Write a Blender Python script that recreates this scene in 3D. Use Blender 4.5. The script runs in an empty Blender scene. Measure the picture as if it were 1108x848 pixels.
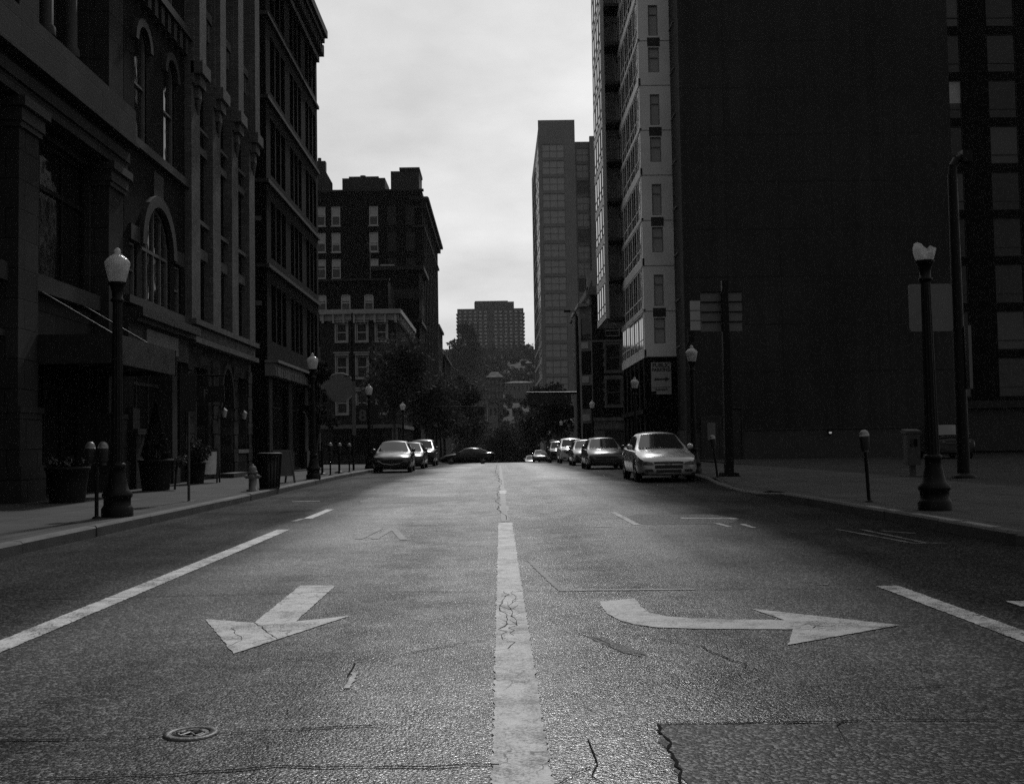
import bpy, bmesh, math, random
from mathutils import Vector, Matrix
RAD = math.radians
rnd = random.Random(11)
S = bpy.context.scene
C = S.collection

# ------------------------------------------------------------------ camera
FPX, IW, IH, CAMH = 1200.0, 1108.0, 848.0, 1.2
yc = Vector((540 - IW / 2, -(480 - IH / 2), -FPX)).normalized()
rl = RAD(0.9)
zc = Vector((-math.sin(rl), math.cos(rl), 0.0))
zc = (zc - yc * zc.dot(yc)).normalized()
xc = yc.cross(zc)
M3 = Matrix((xc, yc, zc))
CAM = Vector((0, 0, CAMH))
cd = bpy.data.cameras.new('camera')
cd.sensor_fit = 'HORIZONTAL'; cd.sensor_width = 36.0
cd.lens = 36.0 * FPX / IW
cd.clip_start = 0.05; cd.clip_end = 6000
cam = bpy.data.objects.new('camera', cd); C.objects.link(cam)
cam.matrix_world = Matrix.Translation(CAM) @ M3.to_4x4()
S.camera = cam


def ray(px, py):
    return M3 @ Vector((px - IW / 2, -(py - IH / 2), -FPX))


def gp(px, py, z=0.0):          # point of the (flat) ground under a line of sight
    d = ray(px, py)
    t = (z - CAMH) / d.z
    p = CAM + d * t
    return (p.x, p.y)


# road profile along the street: flat, then over a crest and down into the valley
PK = [(-60, 0), (0, 0), (20, 0.0), (34, 0.02), (50, -0.03), (62, -0.09), (76, -0.2), (100, -0.58), (127, -1.0),
      (150, -1.9), (190, -4.2), (250, -8), (300, -9.5), (420, -9.5)]


def prof(y):
    if y <= PK[0][0]:
        return PK[0][1]
    for i in range(len(PK) - 1):
        (a, za), (b, zb) = PK[i], PK[i + 1]
        if y <= b:
            m0 = (zb - PK[i - 1][1]) / (b - PK[i - 1][0]) if i > 0 else 0
            m1 = (PK[i + 2][1] - za) / (PK[i + 2][0] - a) if i + 2 < len(PK) else 0
            h = b - a; t = (y - a) / h
            return ((2*t**3 - 3*t*t + 1) * za + (t**3 - 2*t*t + t) * h * m0 + (-2*t**3 + 3*t*t) * zb + (t**3 - t*t) * h * m1)
    return PK[-1][1]


# ------------------------------------------------------------------ materials (a black and white film: all greys)
def mat_new(name):
    m = bpy.data.materials.new(name); m.use_nodes = True
    nt = m.node_tree
    return m, nt, nt.nodes, nt.links, nt.nodes['Principled BSDF']


def g4(v):
    return (v, v, v, 1)


def noise_val(nt, vec, scale, detail=4, rough=0.55):
    n = nt.nodes.new('ShaderNodeTexNoise'); n.inputs['Scale'].default_value = scale
    n.inputs['Detail'].default_value = detail; n.inputs['Roughness'].default_value = rough
    nt.links.new(vec, n.inputs['Vector'])
    return n.outputs['Fac']


def remap(nt, v, a, b, c, d, clamp=True):
    n = nt.nodes.new('ShaderNodeMapRange'); n.clamp = clamp
    for i, x in enumerate((a, b, c, d)):
        n.inputs[1 + i].default_value = x
    nt.links.new(v, n.inputs[0])
    return n.outputs[0]


def mth(nt, op, a, b=None):
    n = nt.nodes.new('ShaderNodeMath'); n.operation = op
    for i, x in enumerate((a, b)):
        if x is None:
            continue
        if isinstance(x, (int, float)):
            n.inputs[i].default_value = x
        else:
            nt.links.new(x, n.inputs[i])
    return n.outputs[0]


def mixv(nt, f, a, b):
    n = nt.nodes.new('ShaderNodeMix'); n.data_type = 'FLOAT'
    for i, x in zip((0, 2, 3), (f, a, b)):
        if isinstance(x, (int, float)):
            n.inputs[i].default_value = x
        else:
            nt.links.new(x, n.inputs[i])
    return n.outputs[0]


def wpos(nt):
    return nt.nodes.new('ShaderNodeNewGeometry').outputs['Position']


def opos(nt):
    return nt.nodes.new('ShaderNodeTexCoord').outputs['Object']


def bump(nt, h, strength, dist, bs):
    b = nt.nodes.new('ShaderNodeBump'); b.inputs['Strength'].default_value = strength; b.inputs['Distance'].default_value = dist
    nt.links.new(h, b.inputs['Height']); nt.links.new(b.outputs[0], bs.inputs['Normal'])


def simple(name, v, rough=0.6, metal=0.0, var=0.25, scale=3.0, fine=40.0, bmp=0.15, spec=0.5, local=False, coat=0.0):
    m, nt, N, L, bs = mat_new(name)
    p = opos(nt) if local else wpos(nt)
    a = noise_val(nt, p, scale, 5)
    f = noise_val(nt, p, fine, 3)
    k = mth(nt, 'ADD', remap(nt, a, .3, .7, -var, var), remap(nt, f, .3, .7, -var * .5, var * .5))
    c = mth(nt, 'MULTIPLY', mth(nt, 'ADD', k, 1.0), v)
    L.new(c, bs.inputs['Base Color'])
    L.new(remap(nt, a, .3, .7, max(.02, rough - .1), min(1, rough + .1)), bs.inputs['Roughness'])
    bs.inputs['Metallic'].default_value = metal
    bs.inputs['Specular IOR Level'].default_value = spec
    bs.inputs['Coat Weight'].default_value = coat
    if coat:
        bs.inputs['Coat Roughness'].default_value = 0.04
    if bmp:
        bump(nt, f, bmp, 0.01, bs)
    return m


def masonry(name, v, mortar, bw, bh, gap, var=.3, rough=.85, bmp=.5, stain=.25):
    """Coursed brick or ashlar on upright faces that run along x or y."""
    m, nt, N, L, bs = mat_new(name)
    p = wpos(nt)
    s = N.new('ShaderNodeSeparateXYZ'); L.new(p, s.inputs[0])
    c = N.new('ShaderNodeCombineXYZ')
    L.new(mth(nt, 'ADD', s.outputs[0], s.outputs[1]), c.inputs[0]); L.new(s.outputs[2], c.inputs[1])
    b = N.new('ShaderNodeTexBrick')
    b.inputs['Scale'].default_value = 1; b.inputs['Brick Width'].default_value = bw; b.inputs['Row Height'].default_value = bh
    b.inputs['Mortar Size'].default_value = gap; b.inputs['Mortar Smooth'].default_value = .3
    b.inputs['Color1'].default_value = g4(v * (1 - var)); b.inputs['Color2'].default_value = g4(v * (1 + var)); b.inputs['Mortar'].default_value = g4(mortar)
    L.new(c.outputs[0], b.inputs['Vector'])
    a = noise_val(nt, p, .7, 6, .6)
    f = noise_val(nt, p, 25, 4)
    bw_ = N.new('ShaderNodeRGBToBW'); L.new(b.outputs['Color'], bw_.inputs[0])
    k = mth(nt, 'MULTIPLY', remap(nt, a, .3, .7, 1 - stain, 1 + stain), remap(nt, f, .3, .7, .85, 1.15))
    L.new(mth(nt, 'MULTIPLY', bw_.outputs[0], k), bs.inputs['Base Color'])
    bs.inputs['Roughness'].default_value = rough
    bs.inputs['Specular IOR Level'].default_value = .07
    h = mth(nt, 'ADD', mth(nt, 'MULTIPLY', b.outputs['Fac'], -1.0), mth(nt, 'MULTIPLY', f, .5))
    bump(nt, h, bmp, .012, bs)
    return m


def asphalt(name, lo, hi, lane=True, rough=.5):
    m, nt, N, L, bs = mat_new(name)
    p = wpos(nt)
    v = N.new('ShaderNodeTexVoronoi'); v.inputs['Scale'].default_value = 75; L.new(p, v.inputs['Vector'])
    sv = N.new('ShaderNodeSeparateColor'); L.new(v.outputs['Color'], sv.inputs[0])
    grain = remap(nt, sv.outputs[0], .3, 1.0, 0, 1)
    grain = mth(nt, 'POWER', grain, 3.0)
    big = noise_val(nt, p, .35, 5, .6)
    mid = noise_val(nt, p, 2.3, 5, .65)
    fine = noise_val(nt, p, 240, 2, .5)
    c = mixv(nt, grain, lo, hi)
    mp = N.new('ShaderNodeMapping'); mp.inputs['Scale'].default_value = (1, .09, 1); L.new(p, mp.inputs[0])
    drag = noise_val(nt, mp.outputs[0], 1.3, 5, .6)          # long streaks dragged along by the wheels
    blot = noise_val(nt, p, .8, 4, .7)
    k = mth(nt, 'MULTIPLY', mth(nt, 'MULTIPLY', remap(nt, big, .32, .68, .6, 1.4), remap(nt, drag, .3, .7, .7, 1.3)), mth(nt, 'MULTIPLY', remap(nt, mid, .3, .7, .8, 1.2), remap(nt, blot, .56, .72, 1.0, .6)))
    k = mth(nt, 'MULTIPLY', k, remap(nt, fine, .3, .7, .75, 1.25))
    if lane:
        s = N.new('ShaderNodeSeparateXYZ'); L.new(p, s.inputs[0])
        wob = mth(nt, 'ADD', s.outputs[0], remap(nt, noise_val(nt, p, .12, 2), .3, .7, -.35, .35))
        ax = mth(nt, 'ABSOLUTE', wob)
        # the lanes are polished pale by tyres, their middles darkened by oil; the parking strips are coarser
        tr = mth(nt, 'ABSOLUTE', mth(nt, 'SUBTRACT', ax, 1.65))
        oil = remap(nt, tr, 0, .55, .84, 1.0)
        edge = remap(nt, ax, 2.2, 3.6, 1.0, .32)
        k = mth(nt, 'MULTIPLY', k, mth(nt, 'MULTIPLY', oil, edge))
        ro = mth(nt, 'ADD', remap(nt, ax, 1.0, 3.8, rough, rough + .42), remap(nt, mid, .3, .7, -.05, .05))
        L.new(ro, bs.inputs['Roughness']); wearv = mth(nt, 'MULTIPLY', mth(nt, 'MULTIPLY', remap(nt, big, .32, .68, .55, 1.4), remap(nt, drag, .3, .7, .6, 1.35)), remap(nt, blot, .56, .72, 1.0, .5))
        L.new(mth(nt, 'MULTIPLY', mth(nt, 'MULTIPLY', remap(nt, ax, .9, 3.6, .85, .06), wearv), remap(nt, grain, 0, .5, .6, 1.7)), bs.inputs['Specular IOR Level'])
    else:
        L.new(remap(nt, mid, .3, .7, rough, rough + .15), bs.inputs['Roughness'])
        L.new(remap(nt, grain, 0, .5, .16, .42), bs.inputs['Specular IOR Level'])
    L.new(mth(nt, 'MULTIPLY', c, k), bs.inputs['Base Color'])
    h = mth(nt, 'ADD', mth(nt, 'MULTIPLY', v.outputs['Distance'], -.9), mth(nt, 'MULTIPLY', fine, .5))
    bump(nt, h, .42, .006, bs)
    return m


def flags(name, v, size, gap):
    m, nt, N, L, bs = mat_new(name)
    p = wpos(nt)
    b = N.new('ShaderNodeTexBrick'); b.offset = 0
    b.inputs['Scale'].default_value = 1; b.inputs['Brick Width'].default_value = size; b.inputs['Row Height'].default_value = size
    b.inputs['Mortar Size'].default_value = gap; b.inputs['Mortar Smooth'].default_value = .2
    b.inputs['Color1'].default_value = g4(v * .85); b.inputs['Color2'].default_value = g4(v * 1.12); b.inputs['Mortar'].default_value = g4(v * .3)
    L.new(p, b.inputs['Vector'])
    bw_ = N.new('ShaderNodeRGBToBW'); L.new(b.outputs['Color'], bw_.inputs[0])
    a = noise_val(nt, p, .9, 6, .65); f = noise_val(nt, p, 60, 3)
    spots = remap(nt, noise_val(nt, p, 5.5, 2, .4), .66, .7, 1.0, .55)
    k = mth(nt, 'MULTIPLY', mth(nt, 'MULTIPLY', remap(nt, a, .3, .7, .7, 1.25), remap(nt, f, .3, .7, .75, 1.25)), spots)
    L.new(mth(nt, 'MULTIPLY', bw_.outputs[0], k), bs.inputs['Base Color'])
    bs.inputs['Roughness'].default_value = .85; bs.inputs['Specular IOR Level'].default_value = .15
    bump(nt, f, .35, .008, bs)
    return m


def paint_marks(name, v, wear_lo, wear_hi, under=.03):
    """Road paint worn through to the asphalt in specks and cracks."""
    m, nt, N, L, bs = mat_new(name)
    p = wpos(nt)
    a = noise_val(nt, p, 3.0, 6, .7); f = noise_val(nt, p, 90, 3, .6)
    v2 = N.new('ShaderNodeTexVoronoi'); v2.feature = 'DISTANCE_TO_EDGE'; v2.inputs['Scale'].default_value = 3.2
    wn = N.new('ShaderNodeTexNoise'); wn.inputs['Scale'].default_value = 4; wn.inputs['Detail'].default_value = 4; L.new(p, wn.inputs['Vector'])
    mx = N.new('ShaderNodeVectorMath'); mx.operation = 'MULTIPLY_ADD'; mx.inputs[1].default_value = (.45, .45, .45)
    L.new(wn.outputs['Color'], mx.inputs[0]); L.new(p, mx.inputs[2]); L.new(mx.outputs[0], v2.inputs['Vector'])
    crackmask = mth(nt, 'MULTIPLY', remap(nt, v2.outputs['Distance'], .008, .022, 1, 0), remap(nt, noise_val(nt, p, 1.1, 2), .44, .56, 0, 1))
    wear = remap(nt, mth(nt, 'ADD', a, mth(nt, 'MULTIPLY', mth(nt, 'SUBTRACT', f, .5), .9)), wear_lo, wear_hi, 0, 1)
    wear = mth(nt, 'MAXIMUM', wear, crackmask)
    dirt = remap(nt, noise_val(nt, p, 14, 5, .6), .3, .7, .8, 1.12)
    L.new(mixv(nt, wear, mth(nt, 'MULTIPLY', dirt, v), under), bs.inputs['Base Color'])
    bs.inputs['Roughness'].default_value = .5; bs.inputs['Specular IOR Level'].default_value = .4
    bump(nt, f, .3, .005, bs)
    return m


def leaf_mat(name, v, var=.5):
    m, nt, N, L, bs = mat_new(name)
    p = wpos(nt)
    a = noise_val(nt, p, .6, 3); f = noise_val(nt, p, 9, 2)
    c = mth(nt, 'MULTIPLY', mth(nt, 'MULTIPLY', remap(nt, a, .3, .7, 1 - var, 1 + var), remap(nt, f, .3, .7, .6, 1.4)), v)
    L.new(c, bs.inputs['Base Color'])
    bs.inputs['Roughness'].default_value = .8; bs.inputs['Specular IOR Level'].default_value = .12
    t = N.new('ShaderNodeBsdfTranslucent'); L.new(c, t.inputs[0])
    ms = N.new('ShaderNodeMixShader'); ms.inputs[0].default_value = .3
    L.new(bs.outputs[0], ms.inputs[1]); L.new(t.outputs[0], ms.inputs[2])
    L.new(ms.outputs[0], N['Material Output'].inputs[0])
    return m


def glass_mat(name, v=.012, rough=.03, wav=.1, spec=.5):
    m, nt, N, L, bs = mat_new(name)
    p = wpos(nt)
    bs.inputs['Base Color'].default_value = g4(v)
    bs.inputs['Specular IOR Level'].default_value = spec
    L.new(remap(nt, noise_val(nt, p, 2, 4), .3, .7, rough, rough + .05), bs.inputs['Roughness'])
    bump(nt, noise_val(nt, p, .9, 2), wav, .3, bs)
    return m


def globe_mat(name):
    m, nt, N, L, bs = mat_new(name)
    p = opos(nt)
    s = N.new('ShaderNodeSeparateXYZ'); L.new(p, s.inputs[0])
    c = mth(nt, 'MULTIPLY', remap(nt, noise_val(nt, p, 6, 4), .3, .7, .4, .78), 1.0)
    L.new(c, bs.inputs['Base Color']); bs.inputs['Roughness'].default_value = .2
    t = N.new('ShaderNodeBsdfTranslucent'); L.new(c, t.inputs[0])
    ms = N.new('ShaderNodeMixShader'); ms.inputs[0].default_value = .45
    L.new(bs.outputs[0], ms.inputs[1]); L.new(t.outputs[0], ms.inputs[2]); L.new(ms.outputs[0], N['Material Output'].inputs[0])
    rib = N.new('ShaderNodeTexWave'); rib.inputs['Scale'].default_value = 9; L.new(p, rib.inputs['Vector'])
    bump(nt, rib.outputs['Fac'], .4, .01, bs)
    return m


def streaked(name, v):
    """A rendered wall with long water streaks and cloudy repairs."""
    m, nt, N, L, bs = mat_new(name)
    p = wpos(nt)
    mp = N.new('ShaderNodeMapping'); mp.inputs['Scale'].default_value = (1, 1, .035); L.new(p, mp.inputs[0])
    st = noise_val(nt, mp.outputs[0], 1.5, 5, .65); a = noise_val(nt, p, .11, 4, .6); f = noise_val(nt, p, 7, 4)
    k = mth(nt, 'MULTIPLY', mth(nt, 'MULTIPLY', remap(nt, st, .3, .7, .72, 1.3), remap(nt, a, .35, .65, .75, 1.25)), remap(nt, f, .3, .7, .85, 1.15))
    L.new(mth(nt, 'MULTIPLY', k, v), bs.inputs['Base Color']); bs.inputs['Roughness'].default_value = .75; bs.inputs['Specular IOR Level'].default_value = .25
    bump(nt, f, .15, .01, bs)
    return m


def emit_mat(name, v, strength):
    m, nt, N, L, bs = mat_new(name)
    bs.inputs['Base Color'].default_value = g4(v); bs.inputs['Emission Color'].default_value = g4(1); bs.inputs['Emission Strength'].default_value = strength
    return m


MT = dict(
    road=asphalt('asphalt_road', .004, .18, True, .28),
    lot=asphalt('asphalt_lot', .008, .035, False, .7),
    patch=asphalt('asphalt_patch', .006, .16, False, .4),
    tar=simple('tar_seal', .014, .9, fine=80, spec=.08),
    walk=flags('concrete_flags', .05, 1.5, .02),
    apron=flags('concrete_apron', .05, 1.5, .02),
    kerb=simple('kerb_stone', .05, .8, var=.3, scale=2, fine=50, bmp=.3),
    kerb_dark=simple('kerb_stone_dark', .07, .85, var=.4, scale=2, fine=50, bmp=.3),
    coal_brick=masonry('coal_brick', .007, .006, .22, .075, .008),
    hill_ground=simple('hill_scrub', .02, .95, var=.5, scale=.03, fine=.4, bmp=.0, spec=.1),
    soil=simple('bare_ground', .05, .95, var=.4, scale=.05, fine=3, bmp=.3),
    paint=paint_marks('road_paint', .55, .47, .72),
    paint_worn=paint_marks('road_paint_worn', .58, .43, .7),
    paint_ghost=paint_marks('road_paint_ghost', .15, .42, .62),
    ashlar=masonry('ashlar_stone', .036, .01, 1.15, .62, .012, .15),
    ashlar_trim=simple('stone_trim', .026, .8, var=.25, scale=1.5, fine=30, bmp=.3),
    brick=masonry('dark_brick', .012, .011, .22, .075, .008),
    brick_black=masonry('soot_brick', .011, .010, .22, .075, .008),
    brick_mid=masonry('grey_brick', .035, .035, .22, .075, .008),
    pier=masonry('pale_pier_brick', .12, .075, .24, .075, .008, .2),
    rough_stone=masonry('rockfaced_stone', .035, .03, .6, .33, .02, .4, bmp=1.0),
    trim=simple('dark_stone_trim', .017, .8, var=.3, scale=1.5, fine=30, bmp=.3),
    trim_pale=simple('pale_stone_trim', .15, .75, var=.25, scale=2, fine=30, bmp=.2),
    trim_white=simple('pale_painted_wood', .34, .6, var=.2, scale=2, fine=30, bmp=.1),
    frame_dark=simple('dark_window_frame', .014, .5, var=.2),
    frame_mid=simple('grey_window_frame', .13, .5, var=.2),
    frame_pale=simple('pale_window_frame', .5, .5, var=.15),
    glass=glass_mat('window_glass'),
    glass_flat=glass_mat('curtain_wall_glass', .015, .02, .015, .6),
    glass_dim=glass_mat('dusty_glass', .02, .12, .03, .3),
    glass_grey=glass_mat('grey_glass', .06, .1, .02, .5),
    glass_car=glass_mat('car_glass', .02, .03, .0, .6),
    blind=simple('window_blind', .42, .8, var=.12, scale=4, fine=15, bmp=.05),
    panel_pale=simple('pale_cladding', .75, .6, var=.12, scale=.5, fine=12, bmp=.08),
    panel_white=simple('white_cladding', .5, .5, var=.1, scale=.5, fine=12, bmp=.05),
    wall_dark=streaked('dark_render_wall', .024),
    wall_seam=simple('panel_seam', .006, .8),
    base_conc=simple('base_concrete', .036, .85, var=.3, scale=.8, fine=18, bmp=.3),
    tower_conc=simple('tower_concrete', .2, .8, var=.12, scale=.2, fine=4, bmp=.1),
    tower_glass=glass_mat('tower_glass', .34, .12, .01, .4),
    far_brick=simple('far_brick', .05, .9, var=.2, scale=.05, fine=2, bmp=.0),
    far_pane=simple('far_curtained_pane', .4, .9, var=.35, scale=.2, fine=2, bmp=.0),
    far_pale=simple('far_pale_wall', .13, .9, var=.2, scale=.1, fine=2, bmp=.0),
    roof=simple('flat_roof', .03, .9, var=.3, scale=.5),
    black_paint=simple('black_painted_iron', .006, .5, var=.3, scale=6, fine=60, bmp=.15, spec=.2, local=True),
    iron=simple('cast_iron', .09, .5, .6, var=.4, scale=8, fine=70, bmp=.4),
    steel=simple('galvanised_steel', .22, .45, .5, var=.25, scale=6, fine=40, bmp=.1),
    grey_metal=simple('dull_grey_metal', .06, .5, .3, var=.2, scale=4, fine=40, bmp=.1),
    sign_back=simple('sign_back', .14, .55, .2, var=.15, scale=2, fine=30, bmp=.05),
    sign_pale=simple('sign_face_pale', .38, .5, var=.12, scale=3, fine=30, bmp=.03),
    sign_dark=simple('sign_face_dark', .014, .4, var=.15),
    black=simple('black_plastic', .012, .5, var=.2, local=True),
    rubber=simple('tyre_rubber', .015, .8, var=.2, local=True),
    rim=simple('wheel_rim', .28, .3, .8, var=.1, bmp=0, local=True),
    lens=glass_mat('headlight_lens', .09, .08, 0, .6),
    plate=simple('number_plate', .55, .5, var=.1, bmp=0, local=True),
    globe=globe_mat('lamp_globe'),
    lit=emit_mat('lit_lamp', .5, .25),
    leaf=leaf_mat('tree_leaves', .042),
    leaf_dark=leaf_mat('dark_leaves', .018),
    leaf_far=leaf_mat('far_leaves', .022),
    bark=simple('bark', .05, .9, var=.4, scale=5, fine=40, bmp=.5),
    flower=simple('pale_petals', .12, .7, var=.4, scale=20, fine=60, bmp=0),
    planter=simple('planter_glaze', .008, .6, var=.3, spec=.2),
    hydrant=simple('hydrant_paint', .16, .45, var=.3, scale=8, fine=50, bmp=.1, local=True),
    wood=simple('dark_wood', .03, .6, var=.3, scale=6, fine=50, bmp=.2),
    board=simple('chalkboard_pale', .75, .7, var=.15, scale=6, fine=40, bmp=.05),
)


def car_paint(name, v, metal=.3):
    return simple(name, v, .28, metal, var=.05, scale=2, fine=8, bmp=0, coat=(.7 if v > .08 else .35), spec=(.5 if v > .08 else .3), local=True)


# ------------------------------------------------------------------ mesh collector and object helpers
ORG = {}


class MB:
    def __init__(self):
        self.v = []; self.f = []; self.s = []

    def add(self, vs, fs, smooth=False):
        n = len(self.v); self.v += [tuple(p) for p in vs]
        self.f += [tuple(i + n for i in f) for f in fs]; self.s += [smooth] * len(fs)

    def quad(self, a, b, c, d):
        self.add((a, b, c, d), ((0, 1, 2, 3),))

    def box(self, x0, x1, y0, y1, z0, z1):
        self.add([(x, y, z) for z in (z0, z1) for y in (y0, y1) for x in (x0, x1)],
                 [(0, 2, 3, 1), (4, 5, 7, 6), (0, 1, 5, 4), (2, 6, 7, 3), (0, 4, 6, 2), (1, 3, 7, 5)])

    def tube(self, p0, p1, r0, r1=None, n=8, caps=True):
        r1 = r0 if r1 is None else r1
        p0, p1 = Vector(p0), Vector(p1); d = (p1 - p0).normalized()
        a = d.cross(Vector((0, 0, 1)) if abs(d.z) < .9 else Vector((1, 0, 0))).normalized(); b = d.cross(a)
        vs = []
        for p, r in ((p0, r0), (p1, r1)):
            for i in range(n):
                t = 2 * math.pi * i / n
                vs.append(p + a * (math.cos(t) * r) + b * (math.sin(t) * r))
        fs = [(i, (i + 1) % n, n + (i + 1) % n, n + i) for i in range(n)]
        self.add(vs, fs, n > 5)
        if caps:
            self.add(vs[:n], [tuple(range(n))]); self.add(vs[n:], [tuple(range(n))])

    def path(self, pts, r0, r1=None, n=6):
        r1 = r0 if r1 is None else r1
        k = len(pts) - 1
        for i in range(k):
            a = r0 + (r1 - r0) * i / k; b = r0 + (r1 - r0) * (i + 1) / k
            self.tube(pts[i], pts[i + 1], a, b, n)

    def lathe(self, prof_, cx=0, cy=0, n=16, smooth=True):
        vs = []
        for r, z in prof_:
            for i in range(n):
                t = 2 * math.pi * i / n
                vs.append((cx + r * math.cos(t), cy + r * math.sin(t), z))
        fs = []
        for j in range(len(prof_) - 1):
            for i in range(n):
                fs.append((j * n + i, j * n + (i + 1) % n, (j + 1) * n + (i + 1) % n, (j + 1) * n + i))
        self.add(vs, fs, smooth)
        self.add(vs[:n], [tuple(range(n))]); self.add(vs[-n:], [tuple(range(n))])

    def prism(self, poly, fn0, fn1):
        """poly of 2D points lifted by two functions to the two end faces."""
        n = len(poly)
        vs = [fn0(*p) for p in poly] + [fn1(*p) for p in poly]
        self.add(vs, [tuple(range(n)), tuple(range(2 * n - 1, n - 1, -1))] + [(i, (i + 1) % n, n + (i + 1) % n, n + i) for i in range(n)])

    def loft(self, rings, smooth=True, closed=True, caps=True):
        n = len(rings[0]); vs = [p for r in rings for p in r]; fs = []
        for j in range(len(rings) - 1):
            for i in range(n if closed else n - 1):
                fs.append((j * n + i, j * n + (i + 1) % n, (j + 1) * n + (i + 1) % n, (j + 1) * n + i))
        self.add(vs, fs, smooth)
        if caps:
            self.f += [tuple(range(len(self.v) - len(vs), len(self.v) - len(vs) + n)), tuple(range(len(self.v) - n, len(self.v)))]
            self.s += [False, False]

    def mesh(self, name, mat, o=(0, 0, 0)):
        me = bpy.data.meshes.new(name)
        me.from_pydata([(x - o[0], y - o[1], z - o[2]) for x, y, z in self.v], [], self.f)
        me.polygons.foreach_set('use_smooth', self.s)
        me.materials.append(mat); me.update()
        return me

    def build(self, name, mat, parent=None, org=None):
        if not self.v:
            return None
        o = (ORG.get(parent.name, (0, 0, 0)) if parent else (org or (0, 0, 0)))
        ob = bpy.data.objects.new(name, self.mesh(name, mat, o)); C.objects.link(ob)
        if parent:
            ob.parent = parent
            ORG[ob.name] = o
        else:
            ob.location = o
            ORG[ob.name] = tuple(o)
        return ob


def tag(o, label=None, cat=None, group=None, kind=None):
    for k, v in (('label', label), ('category', cat), ('group', group), ('kind', kind)):
        if v:
            o[k] = v
    return o


def thing(name, label, cat, loc=(0, 0, 0), group=None, rz=0.0, world=True):
    """An Empty at the base. world=True: parts are given in world coordinates; else in the thing's own."""
    o = bpy.data.objects.new(name, None); C.objects.link(o)
    o.empty_display_size = .3
    o.location = loc; o.rotation_euler = (0, 0, rz)
    ORG[o.name] = tuple(loc) if world else (0, 0, 0)
    return tag(o, label, cat, group)


def copy_tree(o, parent=None):
    c = o.copy(); C.objects.link(c)
    if parent:
        c.parent = parent
    for ch in list(o.children):
        copy_tree(ch, c)
    return c


def structure(mb, name, mat, label=None, cat=None):
    o = mb.build(name, mat)
    tag(o, label, cat, None, 'structure')
    return o


FONT = [None]


def text_mesh(txt, size, mat, name, parent, loc, rot, depth=.004, align='CENTER', bold=0.0):
    cu = bpy.data.curves.new(name, 'FONT'); cu.body = txt; cu.size = size; cu.align_x = align; cu.align_y = 'CENTER'
    cu.extrude = depth; cu.offset = bold
    tmp = bpy.data.objects.new('tmp', cu); C.objects.link(tmp)
    dg = bpy.context.evaluated_depsgraph_get()
    me = bpy.data.meshes.new_from_object(tmp.evaluated_get(dg))
    bpy.data.objects.remove(tmp)
    me.materials.clear(); me.materials.append(mat)
    o = bpy.data.objects.new(name, me); C.objects.link(o)
    og = ORG.get(parent.name, (0, 0, 0))
    o.parent = parent; o.location = (loc[0] - og[0], loc[1] - og[1], loc[2] - og[2]); o.rotation_euler = rot
    return o


# ------------------------------------------------------------------ facades
class Fac:
    """A facade plane. n='E' (left of the street, looks +x), 'W' (right of the street, looks -x), 'S' (looks at the camera).
    u is the world coordinate along it, w the distance out of it."""
    def __init__(self, n, plane):
        self.n = n; self.p = plane

    def pt(self, u, z, w=0.0):
        if self.n == 'E':
            return (self.p + w, u, z)
        if self.n == 'W':
            return (self.p - w, u, z)
        return (u, self.p - w, z)

    def rot(self):
        return {'E': math.pi / 2, 'W': -math.pi / 2, 'S': 0.0}[self.n]

    def box(self, mb, u0, u1, z0, z1, w0, w1):
        if self.n == 'S':
            mb.box(u0, u1, self.p - max(w0, w1), self.p - min(w0, w1), z0, z1)
        else:
            s = 1 if self.n == 'E' else -1
            a, b = sorted((self.p + s * w0, self.p + s * w1))
            mb.box(a, b, u0, u1, z0, z1)

    def wall(self, mb, u0, u1, z0, z1, ops=(), w=0.0, rv=.25):
        us = sorted({u0, u1} | {x for o in ops for x in o[:2] if u0 < x < u1})
        for a, b in zip(us, us[1:]):
            m = (a + b) / 2
            blk = sorted([(o[2], o[3]) for o in ops if o[0] < m < o[1]])
            z = z0
            for p, q in blk + [(z1, z1)]:
                if p > z + 1e-6:
                    mb.quad(self.pt(a, z, w), self.pt(b, z, w), self.pt(b, p, w), self.pt(a, p, w))
                z = max(z, q)
        for o in ops:
            a, b, p, q = o[:4]; ar = o[4] if len(o) > 4 else None
            zs = q if not ar else spring(a, b, q, ar)
            for (ua, za), (ub, zb) in (((a, p), (a, zs)), ((b, zs), (b, p)), ((b, p), (a, p))):
                mb.quad(self.pt(ua, za, w), self.pt(ub, zb, w), self.pt(ub, zb, w - rv), self.pt(ua, za, w - rv))
            crv = arch_pts(a, b, q, ar) if ar else [(a, q), (b, q)]
            for (ua, za), (ub, zb) in zip(crv, crv[1:]):
                mb.quad(self.pt(ua, za, w), self.pt(ub, zb, w), self.pt(ub, zb, w - rv), self.pt(ua, za, w - rv))
                if ar:
                    mb.quad(self.pt(ua, za, w), self.pt(ub, zb, w), self.pt(ub, q, w), self.pt(ua, q, w))


def spring(a, b, q, ar):
    return q - (b - a) * {'round': .5, 'point': .8, 'seg': .16}[ar]


def arch_pts(a, b, q, ar, n=12):
    zs = spring(a, b, q, ar); m = (a + b) / 2; h = (b - a) / 2; r = q - zs
    out = []
    for i in range(n + 1):
        t = i / n
        if ar == 'point':
            x = abs(2 * t - 1)
            out.append((a + (b - a) * t, zs + r * math.sqrt(max(0, 1 - x ** 1.7))))
        else:
            th = math.pi * (1 - t)
            out.append((m + h * math.cos(th), zs + r * math.sin(th)))
    return out


WCACHE = {}


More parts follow.
